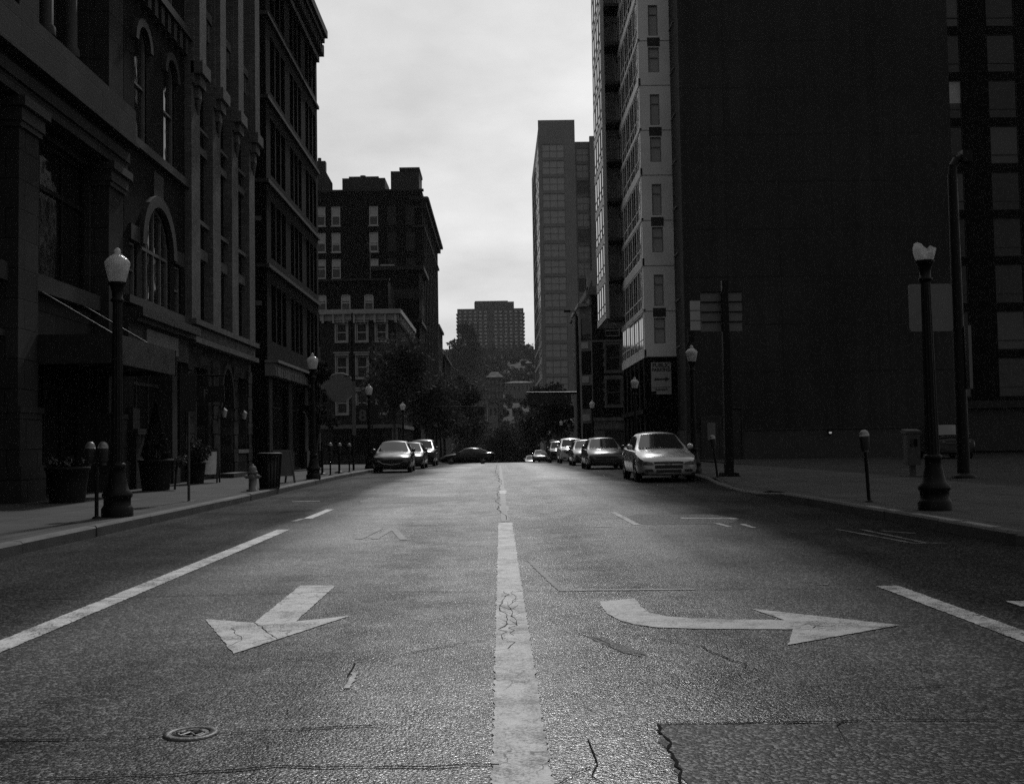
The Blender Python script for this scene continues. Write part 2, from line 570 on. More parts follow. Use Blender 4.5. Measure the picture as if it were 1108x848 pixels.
def window(fac, uc, z0, w, h, parent, arch=None, cols=1, rows=(.5,), recess=.18, fm='frame_dark', gm='glass', sill=None, blind=0.0, t=.07, name='window', hood=None, pd=.045):
    """A window: frame (with its bars), pane, and where the photo shows them sill, blind and hood."""
    key = (pd, round(w, 3), round(h, 3), arch, cols, rows, fm, gm, sill, round(blind, 2), t, recess, hood)
    if key not in WCACHE:
        q = h
        outer = ([(-w/2, 0)] + (arch_pts(-w/2, w/2, q, arch) if arch else [(-w/2, h), (w/2, h)]) + [(w/2, 0)])
        inner = ([(-w/2+t, t)] + (arch_pts(-w/2+t, w/2-t, q-t, arch) if arch else [(-w/2+t, h-t), (w/2-t, h-t)]) + [(w/2-t, t)])
        f = MB(); n = len(outer)
        for i in range(n):
            j = (i + 1) % n
            o0, o1, i0, i1 = outer[i], outer[j], inner[i], inner[j]
            P = lambda p, y: (p[0], y, p[1])
            f.quad(P(o0, -.03), P(o1, -.03), P(i1, -.03), P(i0, -.03))
            f.quad(P(i0, -.03), P(i1, -.03), P(i1, .06), P(i0, .06))
        zs = spring(-w/2, w/2, h, arch) if arch else h

        def top(x):
            if not arch:
                return h - t
            r = h - zs - t
            return zs + r * math.sqrt(max(0, 1 - (abs(x) / (w/2 - t)) ** 2))
        for c in range(1, cols):
            x = -w/2 + w * c / cols
            f.box(x - t*.4, x + t*.4, -.015, .05, t, top(x))
        for r in rows:
            f.box(-w/2 + t, w/2 - t, -.025, .05, h*r - t*.45, h*r + t*.45)
        p = MB(); p.add([(x, pd, z) for x, z in outer], [tuple(range(n))])
        s = MB()
        if sill:
            s.box(-w/2 - .12, w/2 + .12, -recess - .1, .0, -.14, -.003)
        if hood:
            s.box(-w/2 - .18, w/2 + .18, -recess - .22, -recess + .05, h + .06, h + .3)
            s.box(-w/2 - .28, w/2 + .28, -recess - .32, -recess + .05, h + .3, h + .42)
            for sx in (-1, 1):
                s.box(sx * (w/2 + .09) - .07, sx * (w/2 + .09) + .07, -recess - .07, -recess + .05, -.14, h + .06)
        b = MB()
        if blind:
            b.box(-w/2 + t, w/2 - t, .03, .04, h * (1 - blind), h - t)
        WCACHE[key] = (f.mesh(name, MT[fm]), p.mesh('pane', MT[gm]), s.mesh('surround' if hood else 'sill', MT[sill or hood]) if s.v else None,
                       b.mesh('blind', MT['blind']) if b.v else None)
    fme, pme, sme, bme = WCACHE[key]
    og = ORG.get(parent.name, (0, 0, 0)); l = fac.pt(uc, z0, -recess)
    o = bpy.data.objects.new(name, fme); C.objects.link(o)
    o.parent = parent; o.location = (l[0] - og[0], l[1] - og[1], l[2] - og[2]); o.rotation_euler = (0, 0, fac.rot())
    for nm, me in (('pane', pme), ('surround' if hood else 'sill', sme), ('blind', bme)):
        if me:
            c = bpy.data.objects.new(nm, me); C.objects.link(c); c.parent = o
    return o
# ------------------------------------------------------------------ the ground, road, pavements, kerbs
def ramp(v, pts):
    if v <= pts[0][0]:
        return pts[0][1]
    for (a, p), (b, q) in zip(pts, pts[1:]):
        if v <= b:
            t = (v - a) / (b - a); t = t * t * (3 - 2 * t)
            return p + (q - p) * t
    return pts[-1][1]


def kerb_left(y):
    return ramp(y, [(-20, -5.62), (26, -5.62), (46, -5.92), (300, -5.92)])


def kerb_right(y):
    return ramp(y, [(-20, 5.6), (12, 5.6), (23.5, 5.5), (29.5, 5.72), (36, 5.95), (300, 5.95)])


def frange(a, b, s):
    n = max(1, int(math.ceil((b - a) / s)))
    return [a + (b - a) * i / n for i in range(n + 1)]


def strip(mb, f0, f1, y0, y1, zf, step=1.0, nx=1):
    ys = frange(y0, y1, step)
    g = [[(f0(y) + (f1(y) - f0(y)) * i / nx, y, zf(f0(y) + (f1(y) - f0(y)) * i / nx, y)) for i in range(nx + 1)] for y in ys]
    for r, q in zip(g, g[1:]):
        for i in range(nx):
            mb.quad(r[i], r[i + 1], q[i + 1], q[i])


K = lambda c: (lambda y: c)
ZR = lambda x, y: prof(y)
mb = MB(); strip(mb, K(-7.6), K(7.6), -18, 300, ZR); road = structure(mb, 'road', MT['road'])
mb = MB()
for s in (-1, 1):
    strip(mb, K(s * 7.6), K(s * 120), 90, 106.6, ZR, 1)
strip(mb, K(7.6), K(90), -18, 12, ZR, 2)
structure(mb, 'side_street', MT['road'])

# pavements
DIP = [(22.8, 0), (24.2, 1), (29.0, 1), (30.2, 0)]


def z_walk_r(x, y):
    d = ramp(y, DIP) * ramp(x, [(5.4, 1), (7.4, 0)])
    return prof(y) + .15 - .12 * d


mb = MB()
strip(mb, K(-10.7), lambda y: kerb_left(y) - .15, -18, 89.5, lambda x, y: prof(y) + .15)
strip(mb, K(-10.7), lambda y: kerb_left(y) - .15, 107, 250, lambda x, y: prof(y) + .15)
structure(mb, 'pavement', MT['walk'])
mb = MB()
strip(mb, lambda y: kerb_right(y) + .15, K(10.6), 12.4, 89.5, z_walk_r, 1, 5)
strip(mb, lambda y: kerb_right(y) + .15, K(10.6), 107, 250, lambda x, y: prof(y) + .15)
structure(mb, 'pavement', MT['apron'])
# paved lots behind the pavements
mb = MB()
strip(mb, K(10.6), K(95), 12.4, 89.5, lambda x, y: .145 + (prof(y) if y > 60 else 0) * (1 if x < 10.7 else 0), 4)
strip(mb, K(-70), K(-10.7), 43, 89.5, lambda x, y: prof(y) + .145, 2)
structure(mb, 'parking_lot', MT['lot'])


def kerb(mb, f, side, y0, y1, seg=2.4, zt=None):
    y = y0
    while y < y1 - .2:
        e = min(y1, y + seg); b = e - .014
        j = rnd.uniform(-.008, .008); h = rnd.uniform(-.012, .006)
        zt_ = zt or (lambda yy: .15)
        pr = []
        for yy in (y, b):
            x = f(yy) + j; z = prof(yy)
            pr.append([(x, yy, z - .3), (x, yy, z + zt_(yy) - .025 + h), (x + side * .025, yy, z + zt_(yy) + h + .002), (x + side * .155, yy, z + zt_(yy) + .002), (x + side * .155, yy, z - .3)])
        mb.loft(pr, False, False, True)
        y = e


mb = MB(); kerb(mb, kerb_left, -1, -18, 89.5); kerb(mb, kerb_left, -1, 107, 200); structure(mb, 'kerb', MT['kerb'])
mb = MB()
kerb(mb, kerb_right, 1, 12.3, 89.5, 1.9, lambda y: .15 - .12 * ramp(y, DIP)); kerb(mb, kerb_right, 1, 107, 200)
# the end of the right kerb turns away into the side street
for i in range(6):
    a0, a1 = RAD(90 * i / 6), RAD(90 * (i + 1) / 6)
    pr = []
    for a in (a0, a1):
        dx, dy = 1.3 - 1.3 * math.cos(a), -1.3 * math.sin(a) * .45
        x, y = 5.6 + dx, 12.3 + dy
        nx, ny = math.cos(a), math.sin(a)
        pr.append([(x, y, -.3), (x, y, .12 - .1 * i / 6), (x + .03, y + .03, .15 - .1 * i / 6), (x + nx * .16 + .02, y + ny * .16, .15 - .1 * i / 6), (x + nx * .16 + .02, y + ny * .16, -.3)])
    mb.loft(pr, False, False, True)
structure(mb, 'kerb', MT['kerb'])
mb = MB()
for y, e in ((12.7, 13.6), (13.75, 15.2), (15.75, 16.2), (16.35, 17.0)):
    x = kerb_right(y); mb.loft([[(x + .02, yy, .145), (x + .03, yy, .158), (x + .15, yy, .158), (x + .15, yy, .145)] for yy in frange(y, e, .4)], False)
structure(mb, 'lit_kerb_top', MT['trim_pale'])  # pale slabs paint in the light that catches the kerb tops
mb = MB()
mb.add([(5.7, 12.42, .151), (6.9, 11.78, .05), (10.6, 11.78, .05), (10.6, 12.42, .15)], [(0, 1, 2, 3)])
mb.add([(6.9, 11.78, .05), (10.6, 11.78, .05), (10.6, 11.72, -.1), (6.9, 11.72, -.1)], [(0, 1, 2, 3)])
structure(mb, 'pavement_ramp', MT['apron'])


# terrain
def hillz(x, y):
    t = min(1, max(0, (y - 300) / 760)); t = t * t * (3 - 2 * t)
    base = -10 + 84 * t
    return base + 5 * math.sin(x * .011 + 1.3) * t + 3 * math.sin(y * .017 + x * .006) * t


mb = MB()
xs = [-3000, -1200, -500, -200, -90, -30, -10, 10, 30, 90, 200, 500, 1200, 3000]; ys = [-600, -200, -60] + frange(-20, 340, 12)
for i in range(len(ys) - 1):
    for j in range(len(xs) - 1):
        mb.quad(*[(x, y, prof(y) - .35 if y < 300 else -10.2) for x, y in ((xs[j], ys[i]), (xs[j+1], ys[i]), (xs[j+1], ys[i+1]), (xs[j], ys[i+1]))])
structure(mb, 'ground', MT['soil'])
mb = MB()
xs = [-3000, -1500, -800] + frange(-400, 400, 25) + [800, 1500, 3000]; ys = frange(310, 1200, 25) + [1600, 2500, 5000]
for i in range(len(ys) - 1):
    for j in range(len(xs) - 1):
        mb.quad(*[(x, y, hillz(x, y)) for x, y in ((xs[j], ys[i]), (xs[j+1], ys[i]), (xs[j+1], ys[i+1]), (xs[j], ys[i+1]))])
structure(mb, 'hill', MT['hill_ground'])

# ------------------------------------------------------------------ marks painted on the road
MZ = .0052


def rag_edge(pts, step, amp, r):
    out = []
    for (xa, ya), (xb, yb) in zip(pts, pts[1:] + pts[:1]):
        d = math.hypot(xb - xa, yb - ya); n = max(1, int(d / step))
        for i in range(n):
            t = i / n; j = amp if i else 0
            out.append((xa + (xb - xa) * t + r.uniform(-j, j), ya + (yb - ya) * t + r.uniform(-j, j)))
    return out


def mark_poly(px, name, mat, label, z=MZ, cat='road marking'):
    pts = [gp(*p) for p in px]
    r = random.Random(len(px)); pts = rag_edge(pts, .04, .005, r)
    mb = MB(); mb.add([(x, y, prof(y) + z) for x, y in pts], [tuple(range(len(pts)))])
    c = (sum(p[0] for p in pts) / len(pts), sum(p[1] for p in pts) / len(pts), 0)
    o = mb.build(name, MT[mat], None, c)
    tag(o, label, cat)
    return o


def line_mark(x0, y0, x1, y1, w, name, mat, label, z=MZ, seed=1, rag=.006, step=.03, group=None):
    r = random.Random(seed); mb = MB()
    n = max(2, int(math.hypot(x1 - x0, y1 - y0) / step)); dx, dy = x1 - x0, y1 - y0; L_ = math.hypot(dx, dy)
    nx, ny = -dy / L_, dx / L_; prev = None
    for i in range(n + 1):
        t = i / n; x, y = x0 + dx * t, y0 + dy * t
        a, b = w / 2 + r.uniform(-rag, rag), w / 2 + r.uniform(-rag, rag)
        cur = ((x + nx * a, y + ny * a, prof(y) + z), (x - nx * b, y - ny * b, prof(y) + z))
        if prev:
            mb.quad(prev[0], prev[1], cur[1], cur[0])
        prev = cur
    o = mb.build(name, MT[mat], None, ((x0 + x1) / 2, (y0 + y1) / 2, 0))
    return tag(o, label, 'road marking', group)


mark_poly([(325, 633.5), (275, 674), (222.5, 670), (252.5, 707.5), (378.5, 666.5), (320, 672.5), (363.5, 633.5)],
          'straight_arrow', 'paint', 'white straight arrow painted on the left lane, pointing towards the viewer')
bez = [(649, 651), (651, 656.5), (658, 664.5), (670, 671), (688, 676), (712, 679), (754, 680.5), (858, 681), (852.5, 698), (974, 676.5), (811.5, 658.5),
       (849, 671), (800, 670.5), (749, 669), (722, 667), (704, 663.5), (694, 657), (686.5, 647.5)]
mark_poly(bez, 'turn_arrow', 'paint', 'white curved turn arrow painted on the right lane, its head pointing right')
line_mark(.06, 1.2, .075, 16.9, .215, 'centre_line', 'paint_worn', 'broad worn white line down the middle of the road', seed=3, rag=.008)
line_mark(-3.06, 1.5, -3.16, 16.3, .19, 'lane_line', 'paint_worn', 'long worn white line left of the straight arrow', seed=4)
line_mark(3.1, 1.5, 3.12, 9.0, .18, 'lane_line', 'paint_worn', 'worn white line right of the turn arrow', seed=5)
line_mark(-3.22, 18.7, -3.24, 21.3, .15, 'lane_dash', 'paint_worn', 'short white dash beyond the end of the left lane line', seed=6)
line_mark(.07, 17.2, .05, 70, .12, 'faded_centre_line', 'paint_ghost', 'faded remains of the centre line running on to the crest', seed=55, step=.3)
for k, (y, s, lb) in enumerate([(19.8, .16, 'small pale paint patch just beyond the end of the centre line'), (26.5, .2, 'small pale paint patch farthest up the middle of the road')]):
    line_mark(.07, y, .07, y + 1.6, s, 'paint_patch', 'paint_worn', lb, seed=8 + k, rag=.03)


def px_line(a, b, w, mat, label, name='survey_mark', seed=1, rag=.008):
    (x0, y0), (x1, y1) = gp(*a), gp(*b)
    return line_mark(x0, y0, x1, y1, w, name, mat, label, MZ, seed, rag)


px_line((572, 606), (606, 638), .05, 'paint_ghost', 'faint pale curved seam line right of the centre line', 'seam_mark', 21)
px_line((604, 638.6), (752, 637.6), .045, 'paint_worn', 'thin pale line along the crosswise seam above the turn arrow', 'seam_mark', 22)
px_line((663, 554), (690, 568), .1, 'paint_worn', 'short slanting white dash beyond the turn arrow', 'survey_mark', 23)
px_line((737, 560.5), (797, 561), .16, 'paint_worn', 'white crosswise bar at the edge of a dark road patch', 'survey_mark', 24)
px_line((775, 566), (790, 570), .08, 'paint_worn', 'tiny white tick below the crosswise bar', 'survey_mark', 25)
px_line((803, 567), (816, 571), .07, 'paint_worn', 'tiny white tick right of another tick on the right lane', 'survey_mark', 26)
px_line((644, 569.5), (662, 570), .1, 'paint_worn', 'tiny white tick left of the slanting dash', 'survey_mark', 27)
px_line((884, 632), (896, 632.5), .05, 'paint_worn', 'tiny pale fleck by the crosswise seam at the right', 'survey_mark', 28)
px_line((905, 572.5), (985, 587), .06, 'paint_ghost', 'faint long scrawled stroke by the right kerb', 'survey_mark', 29)
px_line((932, 572.8), (1003, 587.5), .06, 'paint_ghost', 'faint second scrawled stroke by the right kerb', 'survey_mark', 30)
px_line((955, 574.5), (990, 577), .07, 'paint_ghost', 'short faint scrawled stroke nearest the right kerb', 'survey_mark', 31)
px_line((985, 587.5), (1025, 587.5), .06, 'paint_ghost', 'faint curved end of the scrawl by the right kerb', 'survey_mark', 32)
px_line((316, 543), (346, 542.4), .12, 'paint_worn', 'white crosswise bar by the left kerb', 'survey_mark', 33)
px_line((318, 564), (328, 561), .1, 'paint_ghost', 'pale fleck at the far end of the left lane line', 'survey_mark', 34)
px_line((405, 583), (425, 571), .1, 'paint_ghost', 'left stroke of a faint worn chevron in the left lane', 'worn_chevron', 35)
px_line((425, 571), (437, 584), .1, 'paint_ghost', 'right stroke of a faint worn chevron in the left lane', 'worn_chevron', 36)
px_line((388, 583), (411, 572), .1, 'paint_ghost', 'outermost faint stroke of the worn chevron in the left lane', 'worn_chevron', 37)
px_line((376, 745), (384, 728), .03, 'paint_worn', 'small thin pale scratch near the centre line, in front of the straight arrow', 'survey_mark', 38)
mark_poly([(1088, 650.5), (1130, 650), (1130, 657), (1104, 656)], 'stop_bar', 'paint', 'corner of a white bar at the right edge of the road')


# patches, seams and cracks in the road: parts of the road
def road_patch(pts, name='road_patch', mat='patch', z=.0026):
    pts = rag_edge(pts, .12, .03, random.Random(len(pts)))
    mb = MB(); mb.add([(x, y, prof(y) + z) for x, y in pts], [tuple(range(len(pts)))])
    o = mb.build(name, MT[mat], road); return o


x0, y0 = gp(712, 784); x1, y1 = gp(745, 860); x2, y2 = gp(1200, 782)
road_patch([(x0, y0), (x1, y1), (x1 + .25, y1 - 1.2), (6, y1 - 1.2), (6, y2), (x2, y2)])
road_patch([gp(*p) for p in ((388, 543.5), (400, 539), (440, 537.6), (492, 538.6), (498, 541), (470, 543.6), (430, 544.5))], mat='patch', z=.0028)
road_patch([gp(*p) for p in ((672, 561), (690, 556), (770, 556.5), (800, 561), (790, 567), (700, 567.5))], mat='patch', z=.0028)
for k, (a, b, w_) in enumerate((((628, 686), (668, 697), 3), ((640, 689), (690, 707), 4), ((655, 697), (702, 712), 3), ((676, 700), (700, 709), 2.5))):
    road_patch([gp(a[0], a[1]), gp((a[0] + b[0]) / 2 + 4, (a[1] + b[1]) / 2 - w_ * .5), gp(b[0], b[1]), gp((a[0] + b[0]) / 2 - 4, (a[1] + b[1]) / 2 + w_ * .5)], mat='patch', z=.0026 + .0003 * k)
road_patch([gp(*p) for p in ((420, 526), (455, 523), (470, 524.5), (445, 527.5))], mat='patch', z=.0028)

ck = MB()


def crack(px, w=.014, jit=.03, seed=0, sub=.12, branch=.06):
    r = random.Random(seed); pts = [Vector(gp(*p)) for p in px]; out = [pts[0]]
    for a, b in zip(pts, pts[1:]):
        n = max(1, int((b - a).length / sub)); d = (b - a).normalized(); nn = Vector((-d.y, d.x))
        for i in range(1, n + 1):
            out.append(a + (b - a) * (i / n) + nn * r.gauss(0, jit) * (0 if i == n else 1))
    prev = None
    for i, p in enumerate(out):
        d = (out[min(i + 1, len(out) - 1)] - out[max(0, i - 1)])
        d = d.normalized() if d.length > 0 else Vector((1, 0)); nn = Vector((-d.y, d.x)); ww = w * r.uniform(.3, 1.3) * .5
        cur = ((p.x + nn.x * ww, p.y + nn.y * ww, prof(p.y) + .0064), (p.x - nn.x * ww, p.y - nn.y * ww, prof(p.y) + .0064))
        if prev:
            ck.quad(prev[0], prev[1], cur[1], cur[0])
        prev = cur
        if r.random() < branch:
            q = p + Vector((r.uniform(-.25, .25), r.uniform(-.25, .25)))
            ck.quad((p.x, p.y, prof(p.y) + .0064), (p.x + w * .5, p.y, prof(p.y) + .0064), (q.x + .002, q.y, prof(q.y) + .0064), (q.x, q.y + .002, prof(q.y) + .0064))


crack([(-60, 806), (60, 801), (175, 796), (250, 794), (330, 789), (420, 785)], .012, .02, 1)
crack([(-60, 846), (100, 842), (210, 836), (300, 829), (400, 830), (540, 828)], .013, .022, 2)
crack([(-80, 790), (30, 785)], .008, .02, 3)
crack([(0, 649), (150, 646), (340, 641), (530, 640)], .012, .012, 4, .2, .02)
crack([(560, 640), (700, 638.5), (860, 637), (990, 637)], .012, .012, 5, .2, .02)
crack([(711, 784), (722, 800), (728, 820), (742, 855)], .013, .008, 6, .05, .3)
crack([(711, 784), (800, 783), (930, 780), (1050, 779), (1150, 780)], .016, .008, 7)
crack([(545, 640), (541, 655), (548, 668), (543, 690), (550, 702)], .007, .02, 8, .09, .5)
crack([(555, 640), (553, 660), (559, 672), (556, 688)], .006, .02, 9, .09, .5)
crack([(541, 655), (553, 660)], .006, .015, 10, .06); crack([(543, 675), (558, 676)], .006, .015, 11, .06); crack([(540, 664), (557, 668)], .005, .015, 12, .06)
crack([(376, 732), (384, 718), (430, 710), (470, 702), (530, 692)], .009, .04, 13)
crack([(636, 800), (642, 815), (640, 840), (655, 850)], .007, .02, 14)
crack([(700, 690), (760, 700), (850, 742), (960, 745), (1100, 742)], .008, .03, 15)
crack([(543, 520), (538, 535), (540, 552), (548, 562)], .012, .03, 16, .4, .2)
crack([(538, 500.6), (536, 510), (541, 522)], .016, .03, 17, .8, .1)
crack([(600, 860), (622, 838), (640, 830)], .006, .03, 18)
crack([(40, 760), (160, 752), (260, 742), (350, 738)], .006, .03, 19)
crack([(860, 630), (960, 634), (1108, 632)], .01, .02, 20)
crack([(250, 680), (262, 693), (247, 700)], .005, .008, 21, .06); crack([(275, 674), (300, 692)], .007, .006, 22, .06)
crack([(880, 680), (905, 676), (920, 678)], .01, .02, 23, .06)
for i in range(7):     # short loose cracks over the near road
    x, y = rnd.uniform(0, 1100), rnd.uniform(690, 850)
    a = rnd.uniform(-60, 60)
    crack([(x, y), (x + a * .5, y + rnd.uniform(-5, 5)), (x + a, y + rnd.uniform(-9, 9))], .006, .02, 40 + i, .07, .1)
ck.build('crack_network', MT['tar'], road)

# the small cast cover in the left lane
vx, vy = gp(206.5, 794)
t = thing('valve_cover', 'small round cast iron cover set in the left lane, a crack running through it', 'utility cover', (vx, vy, 0))
mb = MB(); mb.lathe([(.078, .002), (.08, .009), (.104, .010), (.112, .007), (.115, .001)], vx, vy, 32); mb.build('rim', MT['iron'], t)
mb = MB(); mb.lathe([(.076, .001), (.074, .006), (.0, .0065)], vx, vy, 32)
for k in range(6):
    a = k * math.pi / 3; mb.tube((vx, vy, .007), (vx + .06 * math.cos(a), vy + .06 * math.sin(a), .007), .006, .006, 5)
mb.lathe([(.045, .0066), (.047, .009), (.055, .009), (.057, .0066)], vx, vy, 24)
mb.build('lid', MT['iron'], t)
# ------------------------------------------------------------------ buildings
def core(mb, x0, x1, y0, y1, z0, z1):
    mb.box(x0, x1, y0, y1, z0, z1)


def hood_arch(fac, mb, a, b, q, ar, t=.28, w0=-.02, w1=.14, wz=None):
    """A stone ring round an arched opening."""
    zs = spring(a, b, q, ar)
    inn = arch_pts(a, b, q, ar, 14); out = arch_pts(a - t, b + t, q + t, ar, 14)
    if ar == 'round':
        out = [(o[0], o[1]) for o in out]
    for i in range(14):
        p = [inn[i], inn[i + 1], out[i + 1], out[i]]
        vs = [fac.pt(u, z, w1) for u, z in p] + [fac.pt(u, z, w0) for u, z in p]
        mb.add(vs, [(0, 1, 2, 3), (0, 1, 5, 4), (2, 3, 7, 6)] + ([(0, 3, 7, 4)] if i == 0 else []) + ([(1, 2, 6, 5)] if i == 13 else []))


# ---- stone front with flat piers and a steel canopy, nearest on the left
F = Fac('E', -9.8)
A = thing('stone_office_building', 'near stone office building with broad flat piers and a projecting band course', 'building', (-9.8, 20, 0))
mb = MB(); core(mb, -24, -11.0, 4, 29.1, -1, 30)
pys = [(12.1, 13.1), (17.4, 18.4), (22.72, 23.7), (28.0, 29.08)]
bays = [(pys[i][1], pys[i + 1][0]) for i in range(3)]
ops = []; ops2 = []
for a, b in bays:
    ops += [(a + .15, b - .15, .15, 3.55), (a + .12, b - .12, 5.1, 8.35)]
    ops2 += [(a + .1, b - .1, 10.7, 15.2), (a + .1, b - .1, 16.4, 20.6), (a + .1, b - .1, 21.8, 26)]
F.wall(mb, 7, 29.1, -.5, 9.0, ops, -.45, .4)
F.wall(mb, 7, 29.1, 10.2, 29.9, ops2, -.5, .4)
F.wall(mb, 7, 29.1, 29.9, 30, (), -.5, .4)
mb.build('wall', MT['ashlar'], A)
for a, b in pys:
    mb = MB()
    F.box(mb, a, b, -.5, 7.9, -.44, 0); F.box(mb, a - .12, b + .12, -.5, .9, -.44, .13); F.box(mb, a - .07, b + .07, .9, 2.0, -.44, .07)
    F.box(mb, a - .1, b + .1, 2.0, 2.12, -.44, .1)
    mb.build('pier', MT['ashlar'], A)
    mb = MB(); F.box(mb, a - .05, b + .05, 7.9, 8.02, -.43, .06); F.box(mb, a - .1, b + .1, 8.02, 8.3, -.43, .1); F.box(mb, a - .18, b + .18, 8.3, 8.5, -.43, .2)
    mb.build('capital', MT['ashlar_trim'], A)
    mb = MB(); F.box(mb, a, b, 10.22, 27, -.49, 0); mb.build('upper_pier', MT['ashlar'], A)
mb = MB()
F.box(mb, 7, 29.2, 8.503, 8.76, -.44, .08); F.box(mb, 7, 29.2, 8.763, 9.02, -.44, .14)
F.box(mb, 7, 29.2, 9.023, 9.2, -.6, .02)
F.box(mb, 7, 29.35, 9.203, 9.3, -.6, .34); F.box(mb, 7, 29.3, 9.303, 10.2, -.6, .26)
mb.build('band_course', MT['ashlar'], A)
mb = MB()
for a, b in bays:
    F.box(mb, a + .02, b - .02, 4.7, 5.08, -.44, -.2); F.box(mb, a + .02, b - .02, 3.56, 3.7, -.44, -.25)
mb.build('sill_course', MT['ashlar_trim'], A)
for a, b in bays:
    m = (a + b) / 2; w = b - a
    window(F, m, 5.1, w - .24, 3.25, A, None, 3, (.66,), .62, t=.12, fm='black_paint')
    window(F, m, .15, w - .3, 3.4, A, None, 4, (.75,), .75, t=.09, fm='black_paint', name='entrance_window')
    for z0, z1 in ((10.7, 15.2), (16.4, 20.6)):
        window(F, m, z0, w - .2, z1 - z0, A, None, 3, (.7,), .8, t=.09)
        for k in (1, 2):
            u = a + w * k / 3
            c = MB(); p = F.pt(u, 0, -.42); c.lathe([(.2, z0 + .003), (.2, z0 + .2), (.15, z0 + .25), (.14, z1 - .35), (.2, z1 - .25), (.22, z1 - .003)], p[0], p[1], 12)
            c.build('column', MT['ashlar_trim'], A)
# canopy
cp = thing('entrance_canopy', 'flat dark steel canopy hung from the stone front on two slanting rods', 'canopy', (-9.8, 25.8, 3.1))
mb = MB(); mb.box(-10.2, -8.2, 23.74, 27.96, 3.14, 3.6); mb.build('canopy_slab', MT['black_paint'], cp)
mb = MB(); mb.box(-10.2, -8.12, 23.66, 23.737, 3.05, 3.68); mb.box(-8.197, -8.12, 23.74, 28.04, 3.05, 3.68); mb.box(-10.2, -8.12, 27.963, 28.04, 3.05, 3.68); mb.build('fascia', MT['frame_dark'], cp)
for y in (24.4, 26.9):
    mb = MB(); mb.tube((-10.22, y, 4.82), (-8.3, y, 3.66), .022, n=6); mb.box(-10.24, -10.16, y - .09, y + .09, 4.7, 4.95); mb.build('rod', MT['grey_metal'], cp)
for y in (24.6, 25.7, 26.8):
    mb = MB(); mb.lathe([(.07, 3.125), (.075, 3.138)], -8.9, y, 10); mb.build('downlight', MT['steel'], cp)

# ---- brick building of round arches and pale corbelled piers
B = thing('arched_brick_building', 'dark brick building with round arched windows and tall pale corbelled piers', 'building', (-9.8, 36, 0))
mb = MB(); core(mb, -24, -10.5, 29.12, 43.9, -1, 20)
opB = [(29.95, 34.2, .2, 3.85), (30.6, 33.2, 5.3, 8.15, 'round'), (29.55, 30.15, 5.3, 6.8), (33.65, 34.35, 5.3, 6.8),
       (29.95, 31.0, 9.65, 12.9, 'round'), (32.6, 33.65, 9.65, 12.9, 'round'), (29.95, 31.0, 14.6, 17.6, 'round'), (32.6, 33.65, 14.6, 17.6, 'round')]
F.wall(mb, 29.12, 34.8, -.5, 20, opB, 0, .35)
wb = [(35.85, 37.38), (38.5, 40.08), (41.12, 42.88)]
opB2 = []
for a, b in wb:
    opB2 += [(a + .12, b - .12, 5.32, 7.4), (a + .12, b - .12, 8.7, 10.9), (a + .12, b - .12, 11.8, 14.6, 'round'), (a + .12, b - .12, 16.6, 18.6)]
F.wall(mb, 34.8, 43.9, 4.0, 20, opB2, -.12, .3)
mb.quad((-9.92, 43.9, -1), (-10.6, 43.9, -1), (-10.6, 43.9, 20), (-9.92, 43.9, 20))
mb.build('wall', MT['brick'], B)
mb = MB(); opG = [(35.6, 37.5, 1.15, 3.85), (39.05, 40.75, .15, 4.05, 'point'), (41.6, 43.1, 1.15, 3.85)]
F.wall(mb, 34.8, 43.9, -.5, 4.55, opG, .02, .45)
mb.build('ground_floor_wall', MT['rough_stone'], B)
for a, b in ((34.8, 35.8), (37.42, 38.46), (40.12, 41.08), (42.92, 43.88)):
    mb = MB(); F.box(mb, a, b, 5.3, 12.8, -.1, .22); F.box(mb, a, b, 12.8, 20.2, -.1, .3); mb.build('pier', MT['pier'], B)
    m = (a + b) / 2; mb = MB()
    for k, (z0, z1, s) in enumerate(((12.4, 12.75, .1), (12.753, 13.1, .24), (13.103, 13.5, .4))):
        F.box(mb, m - .1 - s, m + .1 + s, z0, z1, .2, .3 + s * .7)
    mb.lathe([(.03, 11.9), (.12, 12.4)], *F.pt(m, 0, .3)[:2], n=8)
    F.box(mb, m - .4, m + .4, 13.503, 20.3, .302, .46)
    mb.build('corbelled_turret', MT['pier'], B)
for a, b in ((34.8, 35.6), (37.6, 39.0), (40.8, 41.55), (43.15, 43.88)):
    m = (a + b) / 2; mb = MB()
    for k in range(8):
        h = .46 if k % 2 else .34
        F.box(mb, m - h * (.75 if b - a < 1 else 1), m + h * (.75 if b - a < 1 else 1), .2 + k * .5, .2 + k * .5 + .47, .0, .09)
    mb.build('quoin_pier', MT['rough_stone'], B)
mb = MB()
F.box(mb, 34.8, 43.98, 4.553, 4.72, -.1, .34); F.box(mb, 34.8, 43.92, 4.723, 5.12, -.1, .2); F.box(mb, 34.8, 43.98, 5.123, 5.3, -.1, .36)
mb.build('string_course', MT['pier'], B)
for a, b in wb:
    for z0, z1, w1 in ((7.45, 7.78, .06), (8.55, 8.69, .12), (11.68, 11.79, .1), (10.95, 11.2, .05)):
        mb = MB(); F.box(mb, a + .05, b - .05, z0, z1, -.1, w1); mb.build('lintel', MT['pier'], B)
    mb = MB()
    for k in range(5):
        u = a + (b - a) * (k + .5) / 5; F.box(mb, u - .1, u + .1, 14.95, 15.61, -.1, .15)
    F.box(mb, a, b, 15.603, 15.9, -.1, .22); mb.build('corbel_table', MT['pier'], B)
mb = MB()
F.box(mb, 29.12, 34.8, 9.4, 9.64, -.1, .16); F.box(mb, 29.5, 30.25, 6.83, 7.25, -.1, .07); F.box(mb, 33.55, 34.5, 6.83, 7.25, -.1, .07)
